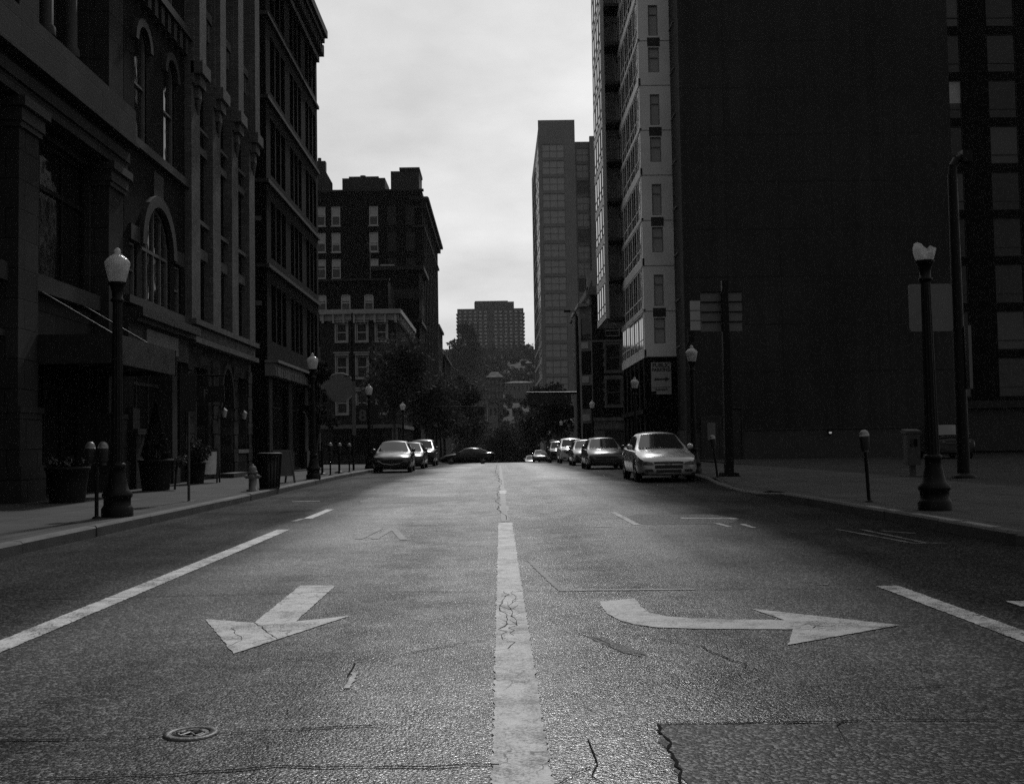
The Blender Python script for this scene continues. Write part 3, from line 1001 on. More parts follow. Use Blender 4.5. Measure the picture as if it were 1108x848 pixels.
F.box(mb, 29.12, 34.79, 5.08, 5.29, -.1, .16); F.box(mb, 31.5, 32.4, 8.3, 9.15, -.1, .06); F.box(mb, 31.58, 32.32, 8.38, 9.07, .061, .02)
hood_arch(F, mb, 30.6, 33.2, 8.15, 'round', .32)
for a in (29.95, 32.6):
    hood_arch(F, mb, a, a + 1.05, 12.9, 'round', .22); hood_arch(F, mb, a, a + 1.05, 17.6, 'round', .22)
for k in range(9):
    F.box(mb, 29.3 + k * .62, 29.6 + k * .62, 13.55, 14.1, -.1, .2)
F.box(mb, 29.12, 34.79, 14.103, 14.35, -.1, .28)
mb.build('stone_dressing', MT['trim'], B)
mb = MB(); F.box(mb, 29.12, 34.79, 4.72, 4.95, -.1, .5); F.box(mb, 29.12, 34.79, 4.6, 4.717, -.1, .36); F.box(mb, 29.12, 34.79, 3.86, 4.597, -.1, .12); mb.build('shop_cornice', MT['frame_dark'], B)
mb = MB(); F.box(mb, 30.5, 33.5, 3.98, 4.52, .123, .17); mb.build('sign_band', MT['trim_pale'], B)
mb = MB(); F.box(mb, 33.1, 33.6, .16, 3.85, -.3, .1); F.box(mb, 33.0, 33.7, .16, .6, -.32, .16); mb.build('shop_pilaster', MT['trim'], B)
mb = MB(); F.box(mb, 29.2, 29.85, .15, 1.6, -.1, .3); F.box(mb, 29.15, 29.9, 1.6, 1.75, -.1, .36); F.box(mb, 29.25, 29.8, 1.75, 2.3, -.1, .2); mb.build('stone_pedestal', MT['rough_stone'], B)
window(F, 32.07, .2, 4.25, 3.65, B, None, 4, (.25, .78), .3, t=.1, name='shop_window', fm='frame_dark')
window(F, 31.9, 5.3, 2.6, 2.85, B, 'round', 4, (.53,), .1, t=.1, fm='frame_mid')
window(F, 29.85, 5.3, .6, 1.5, B, None, 1, (.5,), .1, fm='frame_mid'); window(F, 34.0, 5.3, .7, 1.5, B, None, 1, (.5,), .1, fm='frame_mid')
for u in (30.475, 33.125):
    window(F, u, 9.65, 1.05, 3.25, B, 'round', 1, (.5,), .08, fm='frame_mid'); window(F, u, 14.6, 1.05, 3.0, B, 'round', 1, (.5,), .08, fm='frame_mid')
for a, b in wb:
    m = (a + b) / 2; w = b - a - .24
    for z0, h, ar in ((5.32, 2.08, None), (8.7, 2.2, None), (11.8, 2.8, 'round'), (16.6, 2.0, None)):
        window(F, m, z0, w, h, B, ar, 1, (.5,), .38, fm='frame_dark')
window(F, 36.55, 1.15, 1.9, 2.7, B, None, 2, (.7,), .4, fm='frame_mid', sill='trim_pale'); window(F, 42.35, 1.15, 1.5, 2.7, B, None, 2, (.7,), .4, fm='frame_mid', sill='trim_pale')
mb = MB(); F.box(mb, 39.05, 40.75, .16, 3.0, -.45, -.38); F.box(mb, 39.86, 39.94, .16, 3.0, -.379, -.33)
for u in (39.2, 40.05):
    for z in (.4, 1.7):
        F.box(mb, u, u + .55, z, z + 1.1, -.379, -.35)
mb.build('door', MT['wood'], B)
mb = MB(); hood_arch(F, mb, 39.05, 40.75, 4.05, 'point', .2, -.1, .12); mb.build('door_arch', MT['trim'], B)
mb = MB(); mb.box(-9.78, -9.25, 38.8, 41.0, .1, .32); mb.build('doorstep', MT['trim'], B)
for u in (38.5, 41.5):
    la = thing('wall_lantern', 'small lantern on a bracket ' + ('left' if u < 40 else 'right') + ' of the pointed doorway', 'lantern', F.pt(u, 2.3, .1), 'lanterns by the pointed door')
    mb = MB(); mb.tube(F.pt(u, 2.25, .05), F.pt(u, 2.25, .3), .02, n=6); F.box(mb, u - .08, u + .08, 2.12, 2.4, .03, .1); p = F.pt(u, 0, .3); mb.lathe([(.03, 2.2), (.09, 2.24), (.09, 2.26)], p[0], p[1], 8); mb.lathe([(.13, 2.5), (.02, 2.6)], p[0], p[1], 8); mb.build('bracket', MT['black_paint'], la)
    mb = MB(); mb.lathe([(.06, 2.26), (.12, 2.498)], p[0], p[1], 8); mb.build('lantern_glass', MT['sign_pale'], la)
# hanging sign
hs = thing('hanging_sign', 'dark hanging sign with a pale letter F on the arched brick building', 'sign', (-9.7, 34.3, 2.6))
mb = MB(); mb.tube((-9.75, 34.3, 3.45), (-8.35, 34.3, 3.45), .025, n=6); mb.tube((-9.3, 34.3, 3.45), (-9.3, 34.3, 3.12), .012, n=5); mb.tube((-8.6, 34.3, 3.45), (-8.6, 34.3, 3.12), .012, n=5); mb.build('bracket', MT['black_paint'], hs)
mb = MB(); mb.box(-9.5, -8.45, 34.27, 34.33, 2.62, 3.12); mb.build('sign_board', MT['sign_dark'], hs)
text_mesh('F', .36, MT['sign_back'], 'lettering', hs, (-9.02, 34.262, 2.88), (math.pi / 2, 0, 0))

# ---- dark warehouse with belt courses
D0 = thing('belt_course_building', 'dark tall brick warehouse ringed by thin pale belt courses under a heavy cornice', 'building', (-9.8, 54, 0))
mb = MB(); core(mb, -26, -10.3, 47.6, 60.8, -1, 24.2)
S_ = Fac('S', 47.2)
grp = [(48.0, 51.6), (52.6, 55.9), (56.9, 60.4)]
belts = [5.25, 8.9, 12.55, 16.2, 19.85]
opC = [(a, b, .2, 3.9) for a, b in grp]
for z in belts:
    for a, b in grp:
        w = (b - a) / 3
        for k in range(3):
            opC.append((a + w * k + .12, a + w * (k + 1) - .12, z + .55, z + 3.05))
F.wall(mb, 47.2, 60.8, -.5, 24.2, opC, 0, .3)
S_.wall(mb, -26, -9.8, -.5, 24.2, (), 0, .3)
mb.quad((-9.8, 60.8, -1), (-10.35, 60.8, -1), (-10.35, 60.8, 24.2), (-9.8, 60.8, 24.2))
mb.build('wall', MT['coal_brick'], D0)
for z in belts[1:]:
    mb = MB(); F.box(mb, 47.12, 60.85, z, z + .16, -.1, .12); mb.box(-26, -9.9, 47.1, 47.3, z, z + .16); mb.build('belt_course', MT['ashlar_trim'], D0)
mb = MB()
F.box(mb, 47.1, 60.85, 22.5, 22.8, -.1, .15); F.box(mb, 47.0, 60.9, 23.6, 23.9, -.2, .45); F.box(mb, 46.9, 61.0, 23.903, 24.3, -.2, .6)
for k in range(24):
    u = 47.3 + k * .6; F.box(mb, u, u + .25, 23.0, 23.597, -.1, .34)
mb.box(-26, -10.05, 46.8, 47.3, 23.9, 24.3)
mb.build('cornice', MT['trim'], D0)
for z in belts:
    for a, b in grp:
        w = (b - a) / 3
        for k in range(3):
            window(F, a + w * (k + .5), z + .55, w - .24, 2.5, D0, None, 1, (.5,), .24, gm='glass_dim', t=.06)
mb = MB(); F.box(mb, 47.15, 60.6, 4.25, 4.8, -.1, .28)
mb.prism([(47.15, 0), (60.6, 0)], lambda u, z: F.pt(u, 4.83, .3), lambda u, z: F.pt(u, 5.05, -.02)) if False else None
for k in range(46):
    u = 47.2 + k * .292; F.box(mb, u, u + .25, 4.24, 4.62, .282, .36 + rnd.uniform(-.03, .03))
F.box(mb, 47.1, 60.65, 4.803, 4.92, -.1, .48)
mb.build('tiled_shop_canopy', MT['trim_pale'], D0)
for a, b in grp:
    window(F, (a + b) / 2, .2, b - a, 3.7, D0, None, 4, (.18, .75), .26, t=.07, name='shop_window')
mb = MB()
for a, b in ((47.25, 47.95), (51.65, 52.55), (55.95, 56.85), (60.42, 60.75)):
    F.box(mb, a, b, -.4, 1.0, -.1, .14); F.box(mb, a + .03, b - .03, 1.0, 4.2, -.1, .06)
mb.build('shop_pier', MT['trim'], D0)
mb = MB()
for z in belts:
    for x in (-10.15, -10.6):
        S_.box(mb, x - .12, x + .12, z + 2.0, z + 2.2, -.05, .05)
    for dz in (1.0, 2.9):
        S_.box(mb, -10.98, -10.9, z + dz, z + dz + .08, -.05, .04)
mb.build('wall_tie', MT['sign_back'], D0)
gl = thing('wall_globe', 'small round white globe lamp on the shopfront of the belt course building', 'lamp', F.pt(57.0, 3.0, .1))
mb = MB(); mb.tube(F.pt(57, 3.1, .05), F.pt(57, 3.1, .3), .02, n=6); mb.build('bracket', MT['black_paint'], gl)
mb = MB(); p = F.pt(57, 0, .3); mb.lathe([(.03, 2.8), (.11, 2.86), (.14, 2.95), (.11, 3.05), (.04, 3.1)], p[0], p[1], 12); mb.build('globe', MT['globe'], gl)
# round blade sign
rs = thing('round_blade_sign', 'round pale sign disc with a bright rim, projecting from the belt course building', 'sign', (-9.6, 58.5, 4.0))
mb = MB(); mb.tube((-9.8, 58.5, 4.9), (-7.4, 58.5, 4.9), .03, n=6); mb.tube((-9.8, 58.5, 4.2), (-8.9, 58.5, 4.2), .03, n=6); mb.build('bracket', MT['black_paint'], rs)
n = 28; mb = MB(); cx, cz, r = -8.35, 4.3, .72
ring = [(cx + r * math.cos(2 * math.pi * i / n), cz + r * math.sin(2 * math.pi * i / n)) for i in range(n)]
mb.prism(ring, lambda x, z: (x, 58.42 + (x - cx) * .25, z), lambda x, z: (x, 58.58 + (x - cx) * .25, z)); mb.build('sign_disc', MT['sign_back'], rs)
mb = MB()
for i in range(n):
    a, b = 2 * math.pi * i / n, 2 * math.pi * (i + 1) / n
    mb.tube((cx + .75 * math.cos(a), 58.5 + .75 * math.cos(a) * .25, cz + .75 * math.sin(a)), (cx + .75 * math.cos(b), 58.5 + .75 * math.cos(b) * .25, cz + .75 * math.sin(b)), .045, n=6)
mb.build('rim', MT['trim_white'], rs)

# ---- corner house with bracketed cornice and hooded windows (beyond the left cross street)
zb = -1.2
F = Fac('E', -9.8)
S_ = Fac('S', 107)
E_ = thing('hooded_window_house', 'three storey brick corner house with pale hooded windows and bracketed cornice', 'building', (-9.8, 112, zb))
cols_x = [-15.05, -13.1, -11.2]; rows_z = [(4.3, 2.1), (7.75, 2.1), (11.3, 1.75)]
mb = MB(); core(mb, -17.1, -10.2, 107.4, 126, zb, 13.9)
opS = [(x - .5, x + .5, z, z + h) for x in cols_x for z, h in rows_z]
uE = [109.2, 111.8, 114.4, 117, 119.6, 122.2, 124.6]
opE = [(u - .5, u + .5, z, z + h) for u in uE for z, h in rows_z]
S_.wall(mb, -17.1, -9.8, zb, 13.9, opS + [(-16, -11, .2, 2.7)], 0, .25); F.wall(mb, 107, 126, zb, 13.9, opE, 0, .25)
mb.build('wall', MT['brick_mid'], E_)
for x in cols_x:
    for z, h in rows_z:
        window(S_, x, z, 1.0, h, E_, None, 1, (.5,), .12, 'frame_pale', 'glass_grey', sill='trim_white', hood='trim_white', t=.1)
for u in uE:
    for z, h in rows_z:
        window(F, u, z, 1.0, h, E_, None, 1, (.5,), .12, 'frame_mid', 'glass', sill='trim_pale', hood='trim_pale', t=.1)
window(S_, -13.5, .2, 5.0, 2.5, E_, None, 3, (.8,), .2, t=.1, name='shop_window')
mb = MB()
S_.box(mb, -17.1, -9.3, 13.9, 14.35, -.3, .55); S_.box(mb, -17.1, -9.55, 13.3, 13.897, -.1, .22); F.box(mb, 107, 126, 13.9, 14.35, -.3, .55); F.box(mb, 107, 126, 13.3, 13.897, -.1, .22)
for k in range(8):
    x = -16.9 + k * 1.0; S_.box(mb, x, x + .2, 13.05, 13.897, .0, .45)
for k in range(18):
    u = 107.6 + k * 1.05; F.box(mb, u, u + .2, 13.05, 13.897, .0, .45)
mb.build('cornice', MT['trim_white'], E_)
mb = MB(); S_.box(mb, -17.1, -9.6, 2.9, 3.25, -.1, .2); S_.box(mb, -10.3, -9.75, zb, 2.9, -.1, .08); F.box(mb, 107, 126, 2.9, 3.25, -.1, .2); mb.build('shop_cornice', MT['trim_pale'], E_)
nb = thing('narrow_side_building', 'narrow building with a pale pilaster squeezed left of the hooded window house', 'building', (-20, 110, zb))
mb = MB(); mb.box(-28, -17.12, 108, 124, zb, 12.6); mb.build('wall', MT['brick'], nb)
mb = MB(); mb.box(-18.0, -17.15, 107.8, 107.997, 6.8, 10.6); mb.box(-18.1, -17.13, 107.7, 107.997, 10.6, 10.9); mb.build('pilaster', MT['trim_pale'], nb)

# ---- block behind with arched windows
G_ = thing('arched_window_block', 'plain brick block with a row of pale arched windows behind the hooded window house', 'building', (-15, 128, -2))
S_ = Fac('S', 128); mb = MB(); core(mb, -30, -12.6, 128.4, 138, -2, 20.3)
xg = [(350, ), (376, ), (401, )]
gx = [(-(540 - p[0]) * 128 / 1200) for p in xg] + [-23.5]
S_.wall(mb, -30, -12.6, -2, 20.3, [(x - .55, x + .55, 16.8, 18.75, 'seg') for x in gx], 0, .25)
mb.build('wall', MT['brick'], G_)
mb = MB(); S_.box(mb, -30, -12.4, 20.3, 20.55, -.5, .3); mb.build('coping', MT['trim'], G_)
for x in gx:
    window(S_, x, 16.8, 1.1, 1.95, G_, 'seg', 1, (.5,), .1, 'frame_pale', 'glass_grey', sill='trim_white', t=.12, blind=.4)
mb = MB(); mb.box(-15.6, -14.9, 130, 131, 20.5, 24.2); mb.lathe([(.28, 24.2), (.3, 25.0), (.05, 25.2)], -15.25, 130.5, 10); mb.build('chimney', MT['brick_black'], G_)

# ---- cornice building stepping out to the street
H_ = thing('flat_cornice_building', 'dark building with a broad flat cornice in front of the tall hotel block', 'building', (-9.8, 140, -2))
S_ = Fac('S', 139); F = Fac('E', -9.75)
mb = MB(); core(mb, -16.5, -10.2, 139.3, 148.6, -2.5, 23.2)
F.wall(mb, 139, 148.6, -2.5, 23.2, [(u - .6, u + .6, z, z + 2.3) for u in (140.6, 143.6, 146.6) for z in (4, 8, 12, 16, 19.6)], 0, .25)
S_.wall(mb, -16.5, -9.75, -2.5, 23.2, (), 0, .2)
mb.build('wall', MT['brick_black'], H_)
for u in (140.6, 143.6, 146.6):
    for z in (4, 8, 12, 16, 19.6):
        window(F, u, z, 1.2, 2.3, H_, None, 1, (.5,), .15, 'frame_mid', 'glass')
mb = MB(); S_.box(mb, -16.6, -9.1, 23.2, 23.7, -.5, .6); F.box(mb, 139, 148.6, 23.2, 23.7, -.5, .65); S_.box(mb, -14.5, -9.5, 19.6, 20.8, -.1, .06); S_.box(mb, -14.5, -9.4, 16.6, 17.0, -.1, .25); F.box(mb, 139, 148.6, 16.6, 17.0, -.1, .25); mb.build('cornice', MT['trim'], H_)
mb = MB(); S_.box(mb, -14.6, -12.9, 23.7, 23.95, -1, .2); mb.build('skylight', MT['trim_white'], H_)

# ---- tall hotel block
T_ = thing('tall_hotel_block', 'eight storey dark block with pale sash windows and boxes on its flat roof', 'building', (-10, 160, -4))
S_ = Fac('S', 149); F = Fac('E', -9.9)
z0s = [30.95 - 3.58 * k for k in range(6)]
xw = [-23.6, -21.6, -16.5]; xd = [-14.05, -11.55]
mb = MB(); core(mb, -34, -10.3, 149.4, 187, -5, 35.6)
uD = [151.5, 155, 158.5, 162, 165.5, 169, 172.5, 176, 179.5, 183]
S_.wall(mb, -34, -9.9, -5, 35.6, [(x - .6, x + .6, z, z + 2.65) for x in xw for z in z0s], 0, .25)
F.wall(mb, 149, 187, -5, 35.6, [(u - .7, u + .7, z, z + 2.6) for u in uD for z in z0s + [9.4]], 0, .3)
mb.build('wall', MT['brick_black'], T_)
for i, x in enumerate(xw):
    for k, z in enumerate(z0s):
        window(S_, x, z, 1.2, 2.65, T_, None, 1, (.5,), .1, 'frame_pale', 'glass_grey', sill='trim_white', blind=(.5, .62, .4, .55, .5, .45)[k] + .05 * (i - 1), t=.13)
for x in xd:
    for z in z0s[:4]:
        mb = MB(); S_.box(mb, x - .6, x + .6, z, z + 2.6, -.1, .04); mb.build('blocked_window', MT['trim'], T_)
for u in uD:
    for z in z0s + [9.4]:
        window(F, u, z, 1.4, 2.6, T_, None, 1, (.5,), .2, 'frame_mid', 'glass')
mb = MB()
S_.box(mb, -34, -9.7, 35.6, 35.85, -.6, .1)
S_.box(mb, -11.6, -9.1, 34.3, 34.7, -.3, .5); S_.box(mb, -11.3, -9.4, 30.6, 30.9, -.1, .25); S_.box(mb, -11.3, -9.5, 33.2, 33.45, -.1, .15)
F.box(mb, 149, 187.4, 34.3, 34.7, -.3, .9); F.box(mb, 149, 187.3, 33.6, 34.297, -.1, .5); F.box(mb, 149, 187.1, 30.6, 30.9, -.1, .25)
for u in uD:
    F.box(mb, u - 1.3, u - .95, 2, 30.6, -.1, .22)
mb.build('cornice', MT['trim'], T_)
for (x0, x1, h, nm) in ((-21.1, -15.2, 2.3, 'roof_house'), (-14.4, -10.5, 3.2, 'roof_house')):
    mb = MB(); mb.box(x0, x1, 152, 158, 35.85, 35.85 + h)
    if h < 3:
        mb.box(x0 + .9, x1 - .9, 152.1, 157.8, 35.85 + h, 36.1 + h); mb.lathe([(.35, 36.1 + h), (.4, 36.3 + h)], x0 + 2.8, 152.6, 10)
    else:
        mb.box(x0 + 1.2, x1 + .1, 151.9, 158.1, 36.0 + h, 36.35 + h); mb.box(x0 + 1.25, x1, 152, 158, 35.85 + h, 36.0 + h)
    mb.build(nm, MT['base_conc'], T_)
mb = MB(); mb.tube((-24.2, 152, 35.8), (-24.2, 152, 41), .25, n=8); mb.add([(-23.9, 151.8, 35.85), (-22.4, 151.8, 35.85), (-22.4, 151.8, 37.4), (-23.9, 151.8, 40.2)], [(0, 1, 2, 3)]); mb.box(-24.6, -23.4, 151.9, 153, 35.85, 40.6); mb.build('roof_tank_frame', MT['base_conc'], T_)
sb = thing('stepped_row_building', 'dark low building at the far end of the left row, below the tall block', 'building', (-9.8, 210, -7))
mb = MB(); mb.box(-22, -10.2, 190, 206, -7, 21.5); mb.box(-22, -9.9, 206.1, 232, -8, 17.5); mb.build('wall', MT['brick_black'], sb)
mb = MB(); mb.box(-22, -9.9, 189.8, 206, 21.5, 21.9); mb.box(-22, -9.6, 206.1, 232.2, 17.5, 17.9); mb.build('cornice', MT['trim'], sb)
F = Fac('E', -10.2)
for u in (192.5, 196, 199.5, 203):
    for z in (4, 8, 12, 16):
        window(F, u, z, 1.3, 2.2, sb, None, 1, (.5,), -.05, 'frame_mid', 'glass')

# ================================================================== right side
# ---- tower with balconies, pale corner and big blank wall
W9 = Fac('W', 9.8)
KB = thing('balcony_tower', 'tall apartment tower with a pale corner, glazed street side, balconies and big blank dark wall', 'building', (10, 80, 0))
zt = 82
mb = MB(); core(mb, 10.5, 29.2, 74.2, 86.5, -1, zt); core(mb, 12.4, 29.2, 70.5, 74.2, -1, zt); core(mb, 10.9, 29.2, 86.5, 92.5, 10.7, zt)
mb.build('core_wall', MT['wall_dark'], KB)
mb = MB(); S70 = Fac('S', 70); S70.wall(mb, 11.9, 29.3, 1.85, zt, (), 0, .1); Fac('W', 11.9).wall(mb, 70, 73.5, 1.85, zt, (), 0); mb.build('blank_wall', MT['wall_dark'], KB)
mb = MB(); S70.box(mb, 11.82, 29.4, -1, 1.8, -.4, .1); S70.box(mb, 11.82, 29.4, 1.8, 1.85, -.4, .16); Fac('W', 11.9).box(mb, 70.4, 73.5, -1, 1.85, -.4, .1); mb.build('base_wall', MT['base_conc'], KB)
mb = MB()
for z in [5.4 + 3.05 * k for k in range(11)]:
    S70.box(mb, 11.9, 29.3, z, z + .1, -.05, .003)
for x in (14.7, 18.1, 21.5, 24.9):
    S70.box(mb, x, x + .05, 1.86, 38, -.05, .0045)
mb.build('wall_seam', MT['wall_seam'], KB)
fl = [6.8 + 3.05 * k for k in range(10)]
# pale corner, camera side
S73 = Fac('S', 73.5); mb = MB()
opK = []
for k, z in enumerate(fl):
    if k % 2 == 0:
        opK.append((10.45, 11.2, z + .9, z + 2.6))
    else:
        opK.append((10.5, 11.15, z + .35, z + 2.45))
S73.wall(mb, 9.8, 12.2, 6.8, zt, opK, 0, .15)
mb.build('corner_wall', MT['panel_pale'], KB)
for k, z in enumerate(fl):
    mb = MB(); S73.box(mb, 9.79, 11.9, z - .02, z + .03, -.03, .012); mb.build('wall_joint', MT['tower_conc'], KB)
for k, z in enumerate(fl):
    if k % 2 == 0:
        window(S73, 10.825, z + .9, .75, 1.7, KB, None, 1, (.6,), .1, 'tower_conc', 'tower_glass')
    else:
        window(S73, 10.825, z + .35, .65, 2.1, KB, None, 1, (.7,), .1, 'tower_conc', 'tower_glass')
        mb = MB(); S73.box(mb, 10.4, 11.25, z - .38, z + .22, -.02, .02); mb.build('vent', MT['black'], KB)
for k, z in enumerate(fl):
    mb = MB(); Fac('W', 11.9).box(mb, 71.5, 73.2, z + .5, z + .58, -.1, .1); mb.build('ledge', MT['trim_pale'], KB)
# glazed street side
cu = [73.9 + 2.5 * k for k in range(6)]
opW = [(cu[i] + .08, cu[i + 1] - .08, z + (.55 if k % 2 == 0 else .22), z + 2.98) for i in range(5) for k, z in enumerate(fl)]
mb = MB(); W9.wall(mb, 73.5, 86.5, 6.8, zt, opW, 0, .2); mb.build('street_wall', MT['panel_pale'], KB)
for k, z in enumerate(fl):
    mb = MB(); W9.box(mb, 73.5, 86.5, z - .05, z + (.5 if k % 2 == 0 else .16), -.1, .07); mb.build('floor_band', MT['panel_white'], KB)
    for i in range(5):
        z0 = z + (.55 if k % 2 == 0 else .22)
        window(W9, (cu[i] + cu[i + 1]) / 2, z0, 2.34, z + 2.98 - z0, KB, None, 2, (.28,), .0, 'panel_pale', 'glass_flat', pd=.0)
# hanging balcony bay
W8 = Fac('W', 8.4); S89 = Fac('S', 86.5); fb = [10.75 + 3.05 * k for k in range(9)]
mb = MB()
S89.wall(mb, 8.65, 9.85, 10.75, zt, [(8.85, 9.65, z + .12, z + 2.4) for z in fb], 0, .2)
W8.wall(mb, 84.9, 92.5, 10.7, zt, [(86.7 + 1.9 * i, 88.4 + 1.9 * i, z + .4, z + 2.8) for i in range(3) for z in fb] + [(85.1, 86.4, z + .4, z + 2.8) for z in fb], 0, .15)
mb.box(8.6, 12, 86.75, 92.5, 10.7, zt); mb.quad((8.4, 92.5, 10.7), (10.9, 92.5, 10.7), (10.9, 92.5, zt), (8.4, 92.5, zt))
mb.quad((8.4, 84.9, 10.7), (8.65, 84.9, 10.7), (8.65, 84.9, zt), (8.4, 84.9, zt)); mb.quad((8.65, 84.9, 10.7), (8.65, 86.5, 10.7), (8.65, 86.5, zt), (8.65, 84.9, zt))
mb.build('bay_wall', MT['panel_white'], KB)
for k, z in enumerate(fb):
    for i in range(3):
        window(W8, 87.55 + 1.9 * i, z + .4, 1.7, 2.4, KB, None, 1, (.3,), .0, 'frame_mid', 'glass_flat', pd=.0)
    window(W8, 85.75, z + .4, 1.3, 2.4, KB, None, 1, (.3,), .0, 'frame_mid', 'glass_flat', pd=.0)
    window(S89, 9.25, z + .12, .8, 2.28, KB, None, 1, (.55,), .05, 'frame_pale', 'tower_glass', blind=(.5 if k % 3 == 0 else 0), name='balcony_door')
    mb = MB(); mb.box(8.66, 9.79, 84.4, 86.49, z - .22, z); s_ = mb.build('balcony_slab', MT['base_conc'], KB)
    mb = MB(); mb.box(8.65, 9.8, 86.88, 86.93, z + 1.0, z + 1.06)
    for j in range(9):
        mb.box(8.69 + j * .135, 8.715 + j * .135, 84.39, 84.42, z, z + 1.0)
    r_ = mb.build('railing', MT['frame_dark'], s_)
# podium
mb = MB()
W9.wall(mb, 73.5, 86.5, -1, 6.75, [(74.2 + 2.45 * i, 76.2 + 2.45 * i, 3.4, 6.3) for i in range(5)] + [(75.0, 78.2, .1, 3.0), (81, 85, .1, 3.0)], -.05, .3)
S73.wall(mb, 9.85, 12.2, -1, 6.75, (), -.05, .3)
for i in range(6):
    W9.box(mb, 73.5 + 2.45 * i, 74.1 + 2.45 * i, -1, 6.74, -.1, .06)
W9.box(mb, 73.5, 86.5, 3.05, 3.35, -.1, .2)
mb.build('podium_wall', MT['brick_black'], KB)
for i in range(5):
    window(W9, 75.2 + 2.45 * i, 3.4, 2.0, 2.9, KB, None, 2, (.5,), .25, t=.08, name='podium_window')
window(W9, 76.6, .1, 3.2, 2.9, KB, None, 3, (.8,), .25, name='shop_window'); window(W9, 83, .1, 4, 2.9, KB, None, 4, (.8,), .25, name='shop_window')
mb = MB(); mb.box(12, 12.6, 91.6, 92.2, -1.5, 10.7); mb.build('column', MT['trim'], KB)
# door in the base of the blank wall
mb = MB(); S70.box(mb, 12.9, 13.9, 0, 2.6, .17, .12); S70.box(mb, 12.75, 12.897, 0, 2.75, .1, .2); S70.box(mb, 13.903, 14.05, 0, 2.75, .1, .2); S70.box(mb, 12.897, 13.903, 2.603, 2.75, .1, .2); d_ = mb.build('door', MT['black'], KB)
mb = MB(); S70.box(mb, 13.15, 13.65, 1.2, 2.3, .173, .19); mb.build('notice', MT['sign_back'], d_)
mb = MB(); S70.box(mb, 14.6, 15.3, 0, 3.1, .1, .14); S70.box(mb, 15.32, 15.42, 0, 3.2, .1, .2); S70.box(mb, 14.48, 14.58, 0, 3.2, .1, .2); S70.box(mb, 14.48, 15.42, 3.2, 3.3, .1, .2); mb.build('door_frame', MT['trim'], KB)
wl = thing('wall_lamp', 'small lit lamp low on the big blank dark wall', 'lamp', (20.9, 69.8, 1.5))
mb = MB(); mb.box(20.75, 21.05, 69.66, 69.9, 1.62, 1.75); mb.box(20.85, 20.95, 69.75, 69.9, 1.4, 1.62); mb.build('housing', MT['black_paint'], wl)
mb = MB(); mb.lathe([(.05, 1.5), (.09, 1.54), (.09, 1.6), (.06, 1.617)], 20.9, 69.74, 10); mb.build('bulb', MT['lit'], wl)
# floodlight on the corner
fl_ = thing('floodlight', 'dark floodlight on a bracket where the pale corner meets the blank wall', 'floodlight', (11.35, 70, 7.2))
mb = MB(); mb.tube((12.1, 69.95, 7.3), (12.1, 69.3, 7.5), .04, n=6); mb.tube((12.1, 69.3, 7.5), (11.8, 69.2, 7.1), .03, n=6); mb.build('arm', MT['black_paint'], fl_)
mb = MB(); mb.box(11.95, 12.35, 69.05, 69.35, 7.4, 8.0); mb.build('lamp_head', MT['black_paint'], fl_)
# parking sign
ps = thing('parking_sign', 'pale PUBLIC PARKING sign with an arrow, fixed to the tower podium', 'sign', (10.85, 73.4, 5.4))
y_ = 73.45
mb = MB(); mb.box(10.18, 11.5, y_ - .06, y_ + .1, 4.78, 6.42); mb.build('sign_panel', MT['sign_pale'], ps)
mb = MB(); mb.box(10.18, 11.5, y_ - .06, y_ + .1, 4.5, 4.74); mb.box(10.5, 11.5, y_ - .06, y_ + .1, 4.3, 4.497); mb.build('lower_panel', MT['sign_pale'], ps)
ry = (math.pi / 2, 0, 0)
text_mesh('PUBLIC', .36, MT['sign_dark'], 'lettering', ps, (10.84, y_ - .064, 6.22), ry, bold=.012)
text_mesh('PARKING', .3, MT['sign_dark'], 'lettering', ps, (10.84, y_ - .064, 5.92), ry, bold=.012)
text_mesh('Autopark', .22, MT['sign_dark'], 'lettering', ps, (10.84, y_ - .064, 4.62), ry, bold=.008)
mb = MB(); mb.prism([(10.28, 5.2), (10.42, 5.32), (10.36, 5.4), (10.62, 5.36), (11.1, 5.36), (11.1, 5.46), (11.42, 5.3), (11.1, 5.14), (11.1, 5.24), (10.62, 5.24), (10.36, 5.2), (10.42, 5.28)], lambda x, z: (x, y_ - .061, z), lambda x, z: (x, y_ - .066, z)); mb.build('arrow', MT['sign_dark'], ps)

# ---- dark block at the far right
MBd = thing('dark_window_block', 'dark block with stacked square windows beyond the car park at the right edge', 'building', (40, 82, 0))
S82 = Fac('S', 82)
xm = [33.6 + 4.2 * k for k in range(6)]; zm = [4.1 + 3.5 * k for k in range(9)]
mb = MB(); core(mb, 28.6, 62, 82.5, 100, -1, 60)
S82.wall(mb, 28.6, 62, -1, 60, [(x - 1.1, x + 1.1, z, z + 2.9) for x in xm for z in zm] + [(32, 60, .1, 3.2)], 0, .3)
mb.quad((28.6, 82, -1), (28.6, 82.6, -1), (28.6, 82.6, 60), (28.6, 82, 60))
mb.build('wall', MT['brick_black'], MBd)
for i, x in enumerate(xm):
    for k, z in enumerate(zm):
        window(S82, x, z, 2.2, 2.9, MBd, None, 1, (.24,), .12, 'frame_dark', 'glass' if (i * 3 + k * 5) % 4 else 'glass_grey', blind=[0, 0, 0, .2, 0, 0, .6, 0, 0][(k + i * 4) % 9] if k > 3 else 0, t=.08)
mb = MB(); S82.box(mb, 28.6, 62, 3.25, 3.8, -.1, .35); mb.build('canopy_band', MT['trim'], MBd)
mb = MB(); S82.box(mb, 32, 60, .1, 3.2, -.3, -.25); mb.build('garage_opening', MT['black'], MBd)

